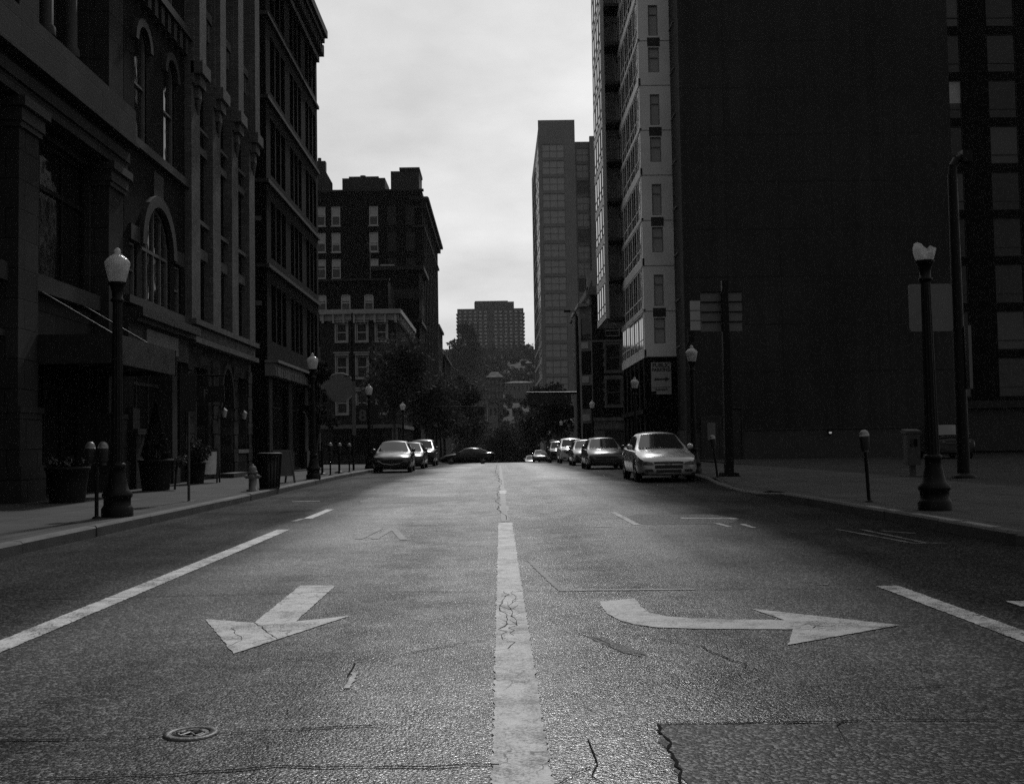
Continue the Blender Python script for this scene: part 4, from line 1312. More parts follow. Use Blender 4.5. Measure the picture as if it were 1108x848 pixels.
# ---- ornate bay-windowed house
J_ = thing('bay_window_house', 'four storey brick house with pale panelled bay windows and quoined side windows', 'building', (9.8, 120, -1.5))
S115 = Fac('S', 115); W9b = Fac('W', 9.9)
mb = MB(); core(mb, 10.3, 24, 115.4, 142, -2.5, 16.5)
qx = [11.6]; zq = [(5.0, 2.7), (8.6, 2.7)]
S115.wall(mb, 9.9, 24, 3.4, 16.5, [(x - .75, x + .75, z, z + h) for x in (12.0, 15.6, 19.4) for z, h in zq + [(12.2, 1.2)]], 0, .25)
W9b.wall(mb, 115, 142, -2.5, 16.5, [(u - .6, u + .6, z, z + 2.4) for u in (130, 133.5, 137, 140) for z in (4.6, 8.2, 11.8)], 0, .25)
mb.build('wall', MT['brick'], J_)
mb = MB(); S115.wall(mb, 9.9, 24, -2.5, 3.397, [(11, 14.4, -.4, 2.4), (15.4, 18, -.4, 2.4)], 0, .25); S115.box(mb, 9.8, 24, 3.4, 3.75, -.1, .16); S115.box(mb, 9.8, 24, 2.55, 2.75, -.1, .1); mb.build('ground_floor_wall', MT['trim_pale'], J_)
window(S115, 12.7, -.4, 3.4, 2.8, J_, None, 2, (.66,), .2, 'frame_mid', 'glass_grey', name='shop_window'); window(S115, 16.7, -.4, 2.6, 2.8, J_, None, 2, (.66,), .2, 'frame_mid', 'glass_grey', name='shop_window')
for x in (12.0, 15.6, 19.4):
    for z, h in zq:
        window(S115, x, z, 1.5, h, J_, None, 1, (.5,), .15, 'frame_mid', 'glass_dim', t=.1)
        mb = MB()
        for k in range(6):
            e = .3 if k % 2 else .16
            for s in (-1, 1):
                a, b = sorted((x + s * .76, x + s * (.76 + e))); S115.box(mb, a, b, z + k * h / 6 + .01, z + (k + 1) * h / 6 - .01, -.05, .06)
        S115.box(mb, x - 1.0, x + 1.0, z + h + .003, z + h + .4, -.05, .08); S115.box(mb, x - 1.0, x + 1.0, z - .25, z - .003, -.05, .1)
        mb.build('quoin_surround', MT['trim_pale'], J_)
    window(S115, x, 12.2, 1.5, 1.2, J_, None, 1, (.5,), .15, 'frame_pale', 'glass_dim')
mb = MB(); S115.box(mb, 9.75, 24, 11.6, 11.8, -.1, .14); S115.box(mb, 9.4, 24, 16.5, 17.0, -.4, .5); W9b.box(mb, 115, 142.3, 16.5, 17.0, -.4, .6); W9b.box(mb, 115, 142.2, 15.5, 16.497, -.1, .25); mb.build('cornice', MT['trim_pale'], J_)
for y0 in (116, 122.6):
    mb = MB()
    pl = [(9.95, y0), (8.7, y0 + .9), (8.7, y0 + 3.5), (9.95, y0 + 4.4)]
    for z0, z1 in ((-2, 1.4), (3.2, 4.7), (7.2, 8.3), (10.8, 11.9), (14.2, 15.45)):
        mb = MB(); mb.loft([[(x, y, z0) for x, y in pl], [(x, y, z1) for x, y in pl]], False); b_ = mb.build('bay_panel', MT['trim_pale'], J_)
    mb = MB()
    for z0, z1 in ((1.4, 3.2), (4.7, 7.2), (8.3, 10.8), (11.9, 14.2)):
        p2 = [(x + .12 * (1 if x < 9 else 0), y) for x, y in pl]
        mb.loft([[(x, y, z0) for x, y in p2], [(x, y, z1) for x, y in p2]], False)
    mb.build('bay_glazing', MT['glass'], b_)
    mb = MB()
    for x, y in pl:
        mb.box(x - .1, x + .14, y - .12, y + .12, -2, 15.4)
    mb.box(8.6, 8.85, y0 + 2.05, y0 + 2.35, -2, 15.4)
    for z in (5.3 - 1.9, 7.4, 11.0):
        mb.add([(9.55, y0 + .2, z + .05), (8.85, y0 + .72, z + .05), (8.85, y0 + .72, z + .75), (9.55, y0 + .2, z + .75)], [(0, 1, 2, 3)])
    mb.box(8.5, 10.0, y0 - .1, y0 + 4.5, 15.46, 15.8)
    mb.build('bay_mullion', MT['trim_white'], b_)
for u in (130, 133.5, 137, 140):
    for z in (4.6, 8.2, 11.8):
        window(W9b, u, z, 1.2, 2.4, J_, None, 1, (.5,), .15, 'frame_mid', 'glass')
mb = MB(); mb.box(9.6, 12, 116, 141, 17.0, 17.6); mb.add([(9.6, 115.6, 17.02), (9.6, 118.4, 17.02), (9.6, 117, 19.4), (10.4, 117, 19.4)], [(0, 1, 2), (0, 3, 2), (1, 2, 3)]); mb.build('roof', MT['trim_pale'], J_)

# ---- slim tower beyond
I_ = thing('slim_glass_tower', 'slim pale tower with a glazed strip, standing beyond the bay window house', 'building', (12, 250, -8))
S245 = Fac('S', 245); W10 = Fac('W', 9.8)
mb = MB(); core(mb, 10.3, 18.0, 245.5, 292, -8, 73.3); core(mb, 18.0, 30, 249, 292, -8, 69.3)
ft = [1.2 + 3.72 * k for k in range(18)]
opT = [(10.6, 15.6, z + .35, z + 3.4) for z in ft]
S245.wall(mb, 9.8, 18.0, -8, 73.3, opT, 0, .25)
S249 = Fac('S', 248.6); opU = [(18.5, 21.3, z + .35, z + 3.4) for z in ft]
S249.wall(mb, 18.0, 30, -8, 69.3, opU, 0, .25)
W10.wall(mb, 245, 292, -8, 71.3, [(246 + 5.6 * i, 251 + 5.6 * i, z + .35, z + 3.4) for i in range(8) for z in ft], 0, .25)
mb.quad((18.0, 245, -8), (18.0, 249, -8), (18.0, 249, 73.3), (18.0, 245, 73.3))
mb.box(21.5, 23.4, 247.6, 248.5, -8, 70.3)
mb.build('wall', MT['tower_conc'], I_)
for k, z in enumerate(ft):
    window(S245, 13.1, z + .35, 5.0, 3.05, I_, None, 3, (.5,), .1, 'frame_mid', 'tower_glass' if k > 1 else 'glass_grey', t=.07)
    window(S249, 19.9, z + .35, 2.8, 3.05, I_, None, 2, (.5,), .1, 'frame_mid', 'tower_glass' if k % 3 else 'glass_grey', t=.09)
for i in range(8):
    for z in ft:
        if i < 3:
            window(W10, 248.5 + 5.6 * i, z + .35, 5, 3.05, I_, None, 3, (.4,), .0, 'panel_pale', 'glass_flat', pd=.0)
mb = MB()
for i in range(3, 8):
    for z in ft:
        W10.box(mb, 246 + 5.6 * i, 251 + 5.6 * i, z + .35, z + 3.4, -.16, -.12)
o = mb.build('window_band', MT['glass'], I_); o['kind'] = 'stuff'
mb = MB(); S245.box(mb, 9.9, 17.1, 5.6, 6.6, -.1, .5); S245.box(mb, 11.0, 13, -2, 5.6, -.1, .3); mb.build('base_trim', MT['panel_pale'], I_)

# ---- buildings on the far hill
HR = thing('hilltop_high_rise', 'wide dark high-rise with rows of windows on top of the far hill', 'building', (-8, 1010, 60))
S1k = Fac('S', 1000)
mb = MB(); mb.box(-38, 22, 1000.3, 1026, 50, 123.5); mb.box(-22.5, 13.5, 1003, 1022, 123.5, 130); mb.box(-22, 8, 1004, 1012, 130, 131); mb.build('wall', MT['far_brick'], HR)
xs_ = [-35.5 + 4.6 * k for k in range(13)]; zs_ = [119.8 - 3.25 * k for k in range(19)]; cnt = 0; rest = MB()
for k, z in enumerate(zs_):
    for i, x in enumerate(xs_):
        if i == 6:
            continue
        if cnt < 100:
            window(S1k, x, z, 2.3, 1.5, HR, None, 2, (), -.1, 'far_pane', 'far_pane', t=.25); cnt += 1
        else:
            S1k.box(rest, x - 1.15, x + 1.15, z, z + 1.5, -.2, .1)
HR.location.x += 2
MBd.location.x += .6
o = rest.build('window_panes', MT['far_pane'], HR); o['kind'] = 'stuff'
for z in zs_:
    for bx in ((-39.2, -37.9, 1003, 1020, z - .9, z - .2), (21.9, 23.2, 1003, 1020, z - .9, z - .2)):
        mb = MB(); mb.box(*bx); mb.build('balcony', MT['far_brick'], HR)


def hill_house(x0, x1, y, z0, z1, label, wallm, roofm, cols, rows, hip=2.5, name='hillside_house', dep=10, wm='far_pale'):
    t = thing(name, label, 'house', ((x0 + x1) / 2, y, z0))
    Fh = Fac('S', y); mb = MB(); mb.box(x0, x1, y, y + dep, z0 - 4, z1); mb.build('wall', MT[wallm], t)
    mb = MB(); e = .6
    if hip:
        cx = (x0 + x1) / 2; r = (x1 - x0) * .22
        vs = [(x0 - e, y - e, z1 + .01), (x1 + e, y - e, z1 + .01), (x1 + e, y + dep + e, z1 + .01), (x0 - e, y + dep + e, z1 + .01), (cx - r, y + dep / 2, z1 + hip), (cx + r, y + dep / 2, z1 + hip)]
        mb.add(vs, [(0, 1, 5, 4), (1, 2, 5), (2, 3, 4, 5), (3, 0, 4), (0, 3, 2, 1)])
    else:
        mb.box(x0 - e, x1 + e, y - e, y + dep, z1 + .01, z1 + .5)
    mb.build('roof', MT[roofm], t)
    w = (x1 - x0) / cols
    for r in range(rows):
        for c in range(cols):
            window(Fh, x0 + w * (c + .5), z0 + 1 + (z1 - z0 - 1) * r / rows, w * .45, (z1 - z0) / rows * .5, t, None, 1, (.5,), -.08, wm, 'far_pale' if wm == 'far_pale' and wallm == 'far_brick' else 'frame_dark', t=.2)
    return t


def hz(py, y):
    return (480 - py) / 1200 * y + 1.2


def hx(px, y):
    return (px - 540) / 1200 * y


hill_house(hx(528, 560), hx(545, 560), 560, hz(440, 560), hz(408, 560), 'tall narrow brick house with four rows of pale windows on the hillside', 'far_brick', 'roof', 4, 4, 3)
hill_house(hx(547, 640), hx(578, 640), 640, hz(424, 640), hz(414.5, 640), 'long low pale building strung along the middle of the hillside', 'far_pale', 'roof', 7, 1, 1.2)
hill_house(hx(509, 400), hx(528, 400), 400, hz(450, 400), hz(431, 400), 'pale square building low on the hill, left of centre', 'far_pale', 'far_pale', 3, 1, 0, wm='frame_dark')
hill_house(hx(529, 420), hx(539, 420), 420, hz(452, 420), hz(436, 420), 'small pale block beside the square building low on the hill', 'far_pale', 'roof', 2, 1, 0, wm='frame_dark')
hill_house(hx(526, 900), hx(553, 900), 900, hz(392, 900), hz(387, 900), 'long pale roofed hall under the hilltop high-rise', 'far_pale', 'far_pale', 6, 1, 2.5)
hill_house(hx(562, 860), hx(576, 860), 860, hz(396, 860), hz(392, 860), 'pale roofed house at the right end of the hilltop', 'far_pale', 'far_pale', 3, 1, 2.5)
hill_house(hx(570, 780), hx(577, 780), 780, hz(416, 780), hz(393, 780), 'narrow house at the right end of the hill under the pale roof', 'far_brick', 'roof', 2, 4, 1)
hill_house(hx(532, 330), hx(557, 330), 330, hz(493, 330), hz(484, 330), 'low pale walled shed down in the valley beyond the crest', 'far_pale', 'roof', 5, 1, 0, wm='frame_dark')
# ------------------------------------------------------------------ street furniture
def tri_fix(mb):
    return mb


LAMP_L = 4.05


def make_lamp(label, h=4.05, broken=False, group='ornamental street lamps'):
    t = thing('street_lamp', label, 'street lamp', (0, 0, 0), group, world=False)
    k = h - .52                      # top of the capital
    mb = MB(); mb.lathe([(.235, 0), (.235, .12), (.215, .15), (.2, .17), (.2, .27), (.225, .3), (.225, .34), (.17, .4), (.145, .5), (.12, .62), (.112, .72), (.125, .74), (.125, .78), (.1, .8)], n=16); mb.build('base', MT['black_paint'], t)
    mb = MB(); n = 24; rings = []
    for z, r in ((.79, .1), (.9, .096), (k - .32, .068), (k - .3, .072)):
        rings.append([((r * (1 if i % 2 else .9)) * math.cos(2 * math.pi * i / n), (r * (1 if i % 2 else .9)) * math.sin(2 * math.pi * i / n), z) for i in range(n)])
    mb.loft(rings, False); mb.build('shaft', MT['black_paint'], t)
    mb = MB(); mb.lathe([(.07, k - .31), (.1, k - .29), (.1, k - .26), (.075, k - .24), (.08, k - .15), (.11, k - .06), (.135, k - .03), (.135, k)], n=16); mb.build('capital', MT['black_paint'], t)
    if not broken:
        mb = MB(); mb.lathe([(.12, k + .002), (.145, k + .08), (.18, k + .24), (.19, k + .29), (.185, k + .31), (.15, k + .36), (.1, k + .4), (.07, k + .415)], n=18); mb.build('globe', MT['globe'], t)
        mb = MB(); mb.lathe([(.075, k + .41), (.08, k + .425), (.04, k + .44), (.055, k + .47), (.045, k + .5), (.01, k + .53)], n=12); mb.build('finial', MT['globe'], t)
    else:
        mb = MB(); n = 18; r0 = []; r1 = []; r2 = []
        for i in range(n):
            a = 2 * math.pi * i / n; hh = .16 + .07 * math.sin(a * 2 + .6) + rnd.uniform(-.03, .03)
            for rr, r, z in ((r0, .12, k + .002), (r1, .145, k + .08), (r2, .145 + .035 * (hh - .08) / .16, k + hh)):
                rr.append((r * math.cos(a), r * math.sin(a), z))
        mb.loft([r0, r1, r2], True, True, False); mb.build('broken_globe', MT['globe'], t)
        mb = MB(); mb.lathe([(.05, k), (.05, k + .1), (.035, k + .17), (.01, k + .2)], n=10); mb.build('bulb_holder', MT['steel'], t)
    return t


def put(o, x, y, dz=.15, rz=0.0, label=None, tilt=None):
    o.location = (x, y, prof(y) + dz); o.rotation_euler = (tilt[0] if tilt else 0, tilt[1] if tilt else 0, rz)
    if label:
        o['label'] = label
    return o


lp = make_lamp('black street lamp with a pale globe, by the twin parking meter on the left pavement')
put(lp, -6.06, 17.7)
for x, y, lb in ((-5.98, 35.8, 'black globe street lamp beside the left kerb just past the fire hydrant'),
                 (-6.2, 53.2, 'globe street lamp standing just left of the front left parked car'),
                 (-6.3, 73.0, 'globe street lamp rising behind the row of cars parked on the left'),
                 (6.15, 35.0, 'globe street lamp rising behind the silver car, beside the tall sign post'),
                 (6.3, 51.0, 'globe street lamp before the glazed side of the balcony tower'),
                 (6.3, 74.5, 'globe street lamp before the bay window house'),
                 (6.3, 112, 'small distant globe lamp behind the parked cars at the right of the crest'),
                 (6.3, 140, 'farther distant globe lamp under the trees at the right of the crest'),
                 (-6.3, 112, 'small distant globe lamp under the trees behind the crossing car')):
    put(copy_tree(lp), x, y, rz=rnd.uniform(0, 1), label=lb)
lp.scale = (1.04, 1.04, 1.055)
lb = make_lamp('black street lamp with a broken jagged globe, near the right kerb', 4.12, True)
put(lb, 6.24, 15.9, tilt=(0, RAD(-.5)))


def make_meter(label, twin=False):
    t = thing('parking_meter', label, 'parking meter', (0, 0, 0), 'parking meters', world=False)
    mb = MB(); mb.tube((0, 0, 0), (0, 0, .86), .03, n=10); mb.lathe([(.07, 0), (.07, .015), (.04, .03)], n=10)
    if twin:
        mb.tube((-.11, 0, .83), (.11, 0, .83), .028, n=8)
    mb.build('post', MT['black_paint'], t)
    for x in ((-.1, .1) if twin else (0,)):
        mb = MB(); rings = []
        for z, w, d in ((.82, .045, .04), (.86, .06, .05), (.9, .075, .055), (1.06, .085, .06), (1.08, .085, .06)):
            rings.append([(x + w * math.cos(a), d * math.sin(a), z) for a in [2 * math.pi * i / 12 for i in range(12)]])
        mb.loft(rings); h = mb.build('meter_head', MT['black'], t)
        mb = MB(); rings = []
        for z, w in ((1.081, .085), (1.12, .08), (1.16, .06), (1.18, .03), (1.185, .005)):
            rings.append([(x + w * math.cos(a), w * .72 * math.sin(a), z) for a in [2 * math.pi * i / 12 for i in range(12)]])
        mb.loft(rings); mb.build('dome', MT['steel'], h)
    return t


tw = make_meter('twin headed parking meter by the street lamp on the left pavement', True); put(tw, -6.26, 17.35)
m1 = make_meter('single parking meter standing left of the street lamp with the broken globe'); put(m1, 6.06, 18.2, tilt=(0, RAD(-2.5)))
put(copy_tree(m1), 6.05, 30.8, label='leaning parking meter beside the silver car and tall sign post', tilt=(0, RAD(-6)))
for x, y, l in ((-6.15, 40.5, 'thin parking meter first in the line beyond the second left lamp'), (-6.2, 43.2, 'thin parking meter in the middle of the line before the left parked car'), (-6.2, 46.0, 'thin parking meter closest to the front left parked car')):
    put(copy_tree(m1), x, y, label=l)

# parking sign post on the left pavement
t = thing('sign_post', 'thin post with a dark parking sign seen from behind, on the left pavement', 'sign post', (-6.24, 22.4, .15))
mb = MB(); mb.tube((-6.24, 22.4, .15), (-6.24, 22.4, 2.75), .028, n=8); mb.lathe([(.14, .15), (.14, .16)], -6.24, 22.4, 10); mb.build('post', MT['grey_metal'], t)
mb = MB(); mb.box(-6.4, -6.08, 22.36, 22.368, 1.95, 2.72); mb.build('sign_panel', MT['sign_dark'], t)

# tall square post with overhead sign panels
t = thing('tall_sign_post', 'tall square post carrying slatted sign panels seen from behind, right pavement', 'sign post', (6.52, 31.5, .15))
P = (6.52, 31.5)
mb = MB(); mb.loft([[(P[0] + a * s, P[1] + b * s, z) for a, b in ((-1, -1), (1, -1), (1, 1), (-1, 1))] for z, s in ((.15, .12), (5.75, .085))], False); mb.build('post', MT['black_paint'], t)
mb = MB(); mb.box(P[0] - .26, P[0] + .26, P[1] - .26, P[1] + .26, .15, .2); mb.box(P[0] - .18, P[0] + .18, P[1] - .18, P[1] + .18, .2, .28)
for sx in (-1, 1):
    for sy in (-1, 1):
        mb.lathe([(.035, .2), (.035, .27), (.0, .28)], P[0] + sx * .21, P[1] + sy * .21, 6)
mb.build('base_plate', MT['black_paint'], t)
for k in range(4):
    z1 = 5.42 - k * .285
    mb = MB(); mb.box(5.85, 7.03, 31.62, 31.635, z1 - .25, z1); mb.build('sign_panel', MT['sign_back'], t)
    mb = MB(); mb.box(5.85, 7.03, 31.59, 31.618, z1 + .005, z1 + .04); mb.build('bracket_bar', MT['black_paint'], t)
for k in range(3):
    z1 = 5.2 - k * .29
    mb = MB(); mb.box(5.54, 5.83, 31.61, 31.63, z1 - .265, z1); mb.build('side_panel', MT['sign_pale'], t)

# tall bent pole and the square sign fixed to it
t = thing('hooked_pole', 'thick dark pole with a hooked lamp head, beside the car park at the right', 'lamp pole', (11.75, 28.0, .15))
mb = MB(); mb.tube((11.75, 28, .15), (11.72, 28, 7.9), .16, .12, 12); mb.lathe([(.3, .15), (.3, .2), (.2, .26)], 11.75, 28, 12); mb.build('pole', MT['black_paint'], t)
mb = MB(); mb.path([(11.72, 28, 7.8), (11.74, 28, 8.1), (11.85, 28, 8.28), (12.05, 28, 8.36)], .12, .1, 8); mb.box(11.95, 12.2, 27.85, 28.15, 8.2, 8.5); mb.build('lamp_head', MT['black_paint'], t)
mb = MB(); mb.box(11.9, 11.98, 27.8, 28.2, 2.4, 4.0); mb.build('side_sign', MT['sign_back'], t)
t = thing('square_sign_back', 'pale blank back of a square sign behind the lamp with the broken globe', 'sign', (11.0, 28, 3.5))
sq = []
for (cx, cz, a0) in ((11.5, 5.0, 0), (10.55, 5.0, 90), (10.55, 3.95, 180), (11.5, 3.95, 270)):
    for k in range(4):
        a = RAD(a0 + 30 * k); sq.append((cx + .08 * math.cos(a), cz + .08 * math.sin(a)))
mb = MB(); mb.prism(sq, lambda x, z: (x, 27.93, z), lambda x, z: (x, 27.95, z)); mb.build('sign_panel', MT['sign_back'], t)
mb = MB(); mb.box(10.5, 11.7, 27.955, 27.985, 4.7, 4.76); mb.box(10.5, 11.7, 27.955, 27.985, 4.1, 4.16); mb.build('bracket_bar', MT['grey_metal'], t)
mb = MB(); mb.lathe([(.16, 0), (.16, .01)], 0, 0, 16); o = mb.build('sticker', MT['sign_dark'], t); o.location = (11.25 - 11.0, 27.925 - 28, 4.0 - 3.5); o.rotation_euler = (math.pi / 2, 0, 0)
# pay station
t = thing('pay_station', 'small grey pay box on a foot between the broken lamp and the hooked pole', 'pay station', (11.05, 29.5, .15))
mb = MB(); mb.box(10.85, 11.2, 29.4, 29.7, .45, 1.3); mb.prism([(29.36, 1.3), (29.74, 1.3), (29.74, 1.42), (29.36, 1.36)], lambda y, z: (10.82, y, z), lambda y, z: (11.23, y, z)); mb.build('cabinet', MT['grey_metal'], t)
mb = MB(); mb.box(10.96, 11.1, 29.5, 29.6, .17, .45); mb.box(10.75, 11.3, 29.35, 29.75, .145, .175); mb.build('foot', MT['grey_metal'], t)
mb = MB(); mb.box(10.93, 11.12, 29.385, 29.398, .95, 1.15); mb.build('screen', MT['glass'], t)

# fire hydrant
t = thing('fire_hydrant', 'stubby grey fire hydrant in front of the litter bin on the left pavement', 'fire hydrant', (-5.98, 27.0, .15))
hx_, hy_ = -5.98, 27.0
mb = MB(); mb.lathe([(.15, .15), (.15, .19), (.1, .2), (.095, .58), (.125, .59), (.125, .63), (.1, .64)], hx_, hy_, 14); mb.build('barrel', MT['hydrant'], t)
mb = MB(); mb.lathe([(.105, .641), (.1, .7), (.07, .75), (.03, .77), (.03, .81), (.0, .812)], hx_, hy_, 12); mb.build('bonnet', MT['hydrant'], t)
for d in ((1, 0), (-1, 0), (0, -1)):
    mb = MB(); r = .065 if d[1] else .045
    mb.tube((hx_ + d[0] * .08, hy_ + d[1] * .08, .5), (hx_ + d[0] * .17, hy_ + d[1] * .17, .5), r, n=10); mb.tube((hx_ + d[0] * .17, hy_ + d[1] * .17, .5), (hx_ + d[0] * .2, hy_ + d[1] * .2, .5), r * .5, n=6); mb.build('outlet_cap', MT['hydrant'], t)
# litter bin
t = thing('litter_bin', 'round dark slatted litter bin behind the fire hydrant', 'litter bin', (-5.85, 28.3, .15))
bx_, by_ = -5.95 + .25, 28.4
bx_ = -5.98 + .12
mb = MB(); mb.lathe([(.2, .2), (.24, .95), (.0, .951)], bx_, by_, 16); mb.build('liner', MT['black'], t)
mb = MB()
for i in range(20):
    a = 2 * math.pi * i / 20; mb.tube((bx_ + .24 * math.cos(a), by_ + .24 * math.sin(a), .17), (bx_ + .3 * math.cos(a), by_ + .3 * math.sin(a), 1.02), .016, n=4)
mb.build('slat_cage', MT['black_paint'], t)
mb = MB(); mb.lathe([(.23, .15), (.26, .18), (.23, .2)], bx_, by_, 16); mb.lathe([(.29, 1.0), (.33, 1.03), (.31, 1.06), (.2, 1.07), (.2, 1.0)], bx_, by_, 20); mb.build('rim', MT['black_paint'], t)


def a_board(label, x, y, rz, h, w, face):
    t = thing('sandwich_board', label, 'sandwich board', (x, y, prof(y) + .15), None, rz, world=False)
    for s in (-1, 1):
        mb = MB(); T = lambda u, v: (u, s * (.26 * (1 - v / h)) , v)
        for u0, u1, v0, v1 in ((-w/2, -w/2 + .05, 0, h), (w/2 - .05, w/2, 0, h), (-w/2 + .05, w/2 - .05, h - .06, h), (-w/2 + .05, w/2 - .05, .2, .26)):
            vs = [T(u0, v0), T(u1, v0), T(u1, v1), T(u0, v1)]; mb.add(vs + [(a, b + s * .03, c) for a, b, c in vs], [(0, 1, 2, 3), (4, 5, 6, 7), (0, 1, 5, 4), (1, 2, 6, 5), (2, 3, 7, 6), (3, 0, 4, 7)])
        f = mb.build('leg_frame', MT['wood'], t)
        mb = MB(); vs = [T(-w/2 + .05, .26), T(w/2 - .05, .26), T(w/2 - .05, h - .06), T(-w/2 + .05, h - .06)]; mb.add([(a, b + s * .012, c) for a, b, c in vs] + [(a, b + s * .02, c) for a, b, c in vs], [(0, 1, 2, 3), (4, 5, 6, 7)]); mb.build('panel', MT[face], f)
    return t


a_board('sandwich board with a pale blank face, standing by the arched brick building', -8.72, 33.5, .1, 1.0, .58, 'board')
a_board('sandwich board with a dark face, standing behind the litter bin', -6.3, 32.2, .7, .95, .6, 'frame_dark')


def clump(mb, c, r, n, s, rr, flat=1.0):
    for _ in range(n):
        while True:
            p = Vector((rr.uniform(-1, 1), rr.uniform(-1, 1), rr.uniform(-1, 1)))
            if p.length < 1:
                break
        p = Vector((p.x * r, p.y * r, p.z * r * flat)) + Vector(c)
        a = Vector((rr.gauss(0, 1), rr.gauss(0, 1), rr.gauss(0, 1))).normalized(); b = a.orthogonal().normalized(); q = a.cross(b)
        th = rr.uniform(0, 6.3); b, q = b * math.cos(th) + q * math.sin(th), q * math.cos(th) - b * math.sin(th)
        k = s * rr.uniform(.6, 1.3)
        mb.add([p - b * k, p + q * k * .45, p + b * k, p - q * k * .45], [(0, 1, 2, 3)])


def planter(label, x, y, r, h, plant, rr, ph):
    z0 = prof(y) + .15
    t = thing('planter', label, 'planter', (x, y, z0))
    mb = MB(); mb.lathe([(r * .8, z0), (r * .82, z0 + .06), (r * .9, z0 + h * .5), (r, z0 + h * .9), (r * 1.06, z0 + h * .92), (r * 1.06, z0 + h), (r * .9, z0 + h), (r * .88, z0 + h * .93), (.01, z0 + h * .93)], x, y, 20); mb.build('pot', MT['planter'], t)
    p = thing('potted_plant', '', 'plant', (x, y, z0 + h * .93))
    mb = MB()
    if plant == 'cone':
        for k in range(2600):
            v = rr.random() ** 1.4; rad = (1 - v) * r * .95 * (.75 + .25 * rr.random()) * (1 if v > .08 else v / .08 * .3 + .7); a = rr.uniform(0, 6.3)
            c = Vector((x + rad * math.cos(a), y + rad * math.sin(a), z0 + h + v * ph)); clump(mb, c, .02, 1, .045, rr)
        mb.build('foliage', MT['leaf_dark'], p)
        mb = MB(); mb.tube((x, y, z0 + h * .9), (x, y, z0 + h + ph * .5), .03, .015, 6); mb.build('stem', MT['bark'], p)
    else:
        for k in range(10):
            a = rr.uniform(0, 6.3); q = rr.uniform(.1, .8) * r; clump(mb, (x + q * math.cos(a), y + q * math.sin(a), z0 + h + ph * rr.uniform(.2, .7)), ph * .4, 60, .07, rr)
        mb.build('foliage', MT['leaf_dark'], p)
        mb = MB()
        for k in range(12):
            a = rr.uniform(0, 6.3); q = rr.uniform(.3, 1.0) * r; clump(mb, (x + q * math.cos(a), y + q * math.sin(a), z0 + h + ph * rr.uniform(.4, .9)), .07, 14, .035, rr)
        mb.build('blossom', MT['flower'], p)
    return t, p


rr = random.Random(5)
for a in (('big dark planter of low flowers under the stone front', -8.78, 22.7, .42, .72, 'low', .2, 'low plant with pale flowers in the planter under the stone front'),
          ('dark planter holding a cone shaped shrub, by the shop pilaster', -8.72, 28.3, .42, .78, 'cone', 1.45, 'dark cone shaped shrub in the planter by the shop pilaster'),
          ('dark planter left of the pale sandwich board', -9.0, 33.0, .3, .62, 'low', .75, 'bushy plant in the planter left of the pale sandwich board')):
    t, p = planter(a[0], a[1], a[2], a[3], a[4], a[5], rr, a[6]); p['label'] = a[7]
t = thing('flowering_shrub', 'small pale flowering shrub at the foot of the cone shaped shrub', 'plant', (-8.25, 28.5, .15))
mb = MB()
for k in range(5):
    clump(mb, (-8.25 + rr.uniform(-.15, .2), 28.5, .75 + rr.uniform(0, .25)), .14, 40, .05, rr)
mb.tube((-8.3, 28.5, .15), (-8.25, 28.5, .8), .03, n=5); mb.build('foliage', MT['leaf'], t)
mb = MB()
for k in range(6):
    clump(mb, (-8.25 + rr.uniform(-.15, .25), 28.45, .85 + rr.uniform(0, .2)), .07, 16, .035, rr)
mb.build('blossom', MT['flower'], t)

# left kerb signs in front of the hooded window house
t = thing('sign_mast', 'tall thin dark mast with narrow signs, left of the front left parked car', 'sign post', (-6.5, 50, .1))
mb = MB(); mb.tube((-6.55, 50, .1), (-6.55, 50, 7.2), .05, .04, 8); mb.build('mast', MT['black_paint'], t)
mb = MB(); mb.box(-6.58, -6.42, 49.9, 49.93, 1.7, 4.1); mb.build('vertical_sign', MT['sign_back'], t)
t = thing('number_sign', 'pale 8 and upright bar on a dark sign behind the front left car', 'sign', (-6.35, 57.5, .05))
mb = MB(); mb.tube((-6.55, 57.5, .05), (-6.55, 57.5, 3.3), .04, n=8); mb.build('post', MT['black_paint'], t)
mb = MB(); mb.box(-7.4, -6.2, 57.4, 57.44, 2.3, 3.3); mb.build('sign_panel', MT['sign_dark'], t)
text_mesh('8|', .8, MT['sign_back'], 'lettering', t, (-6.92, 57.39, 2.75), (math.pi / 2, 0, 0), bold=.02)
for x, y, l in ((-6.6, 41.5, 'bare thin post in the line of meters on the left pavement'), (-6.4, 44.5, 'shorter bare thin post near the left parked car')):
    t = thing('bollard_post', l, 'post', (x, y, prof(y) + .15))
    mb = MB(); mb.tube((x, y, prof(y) + .15), (x, y, prof(y) + 1.35), .045, .04, 8); mb.lathe([(.2, prof(y) + .15), (.18, prof(y) + .19), (.06, prof(y) + .22)], x, y, 10); mb.build('post', MT['black_paint'], t)

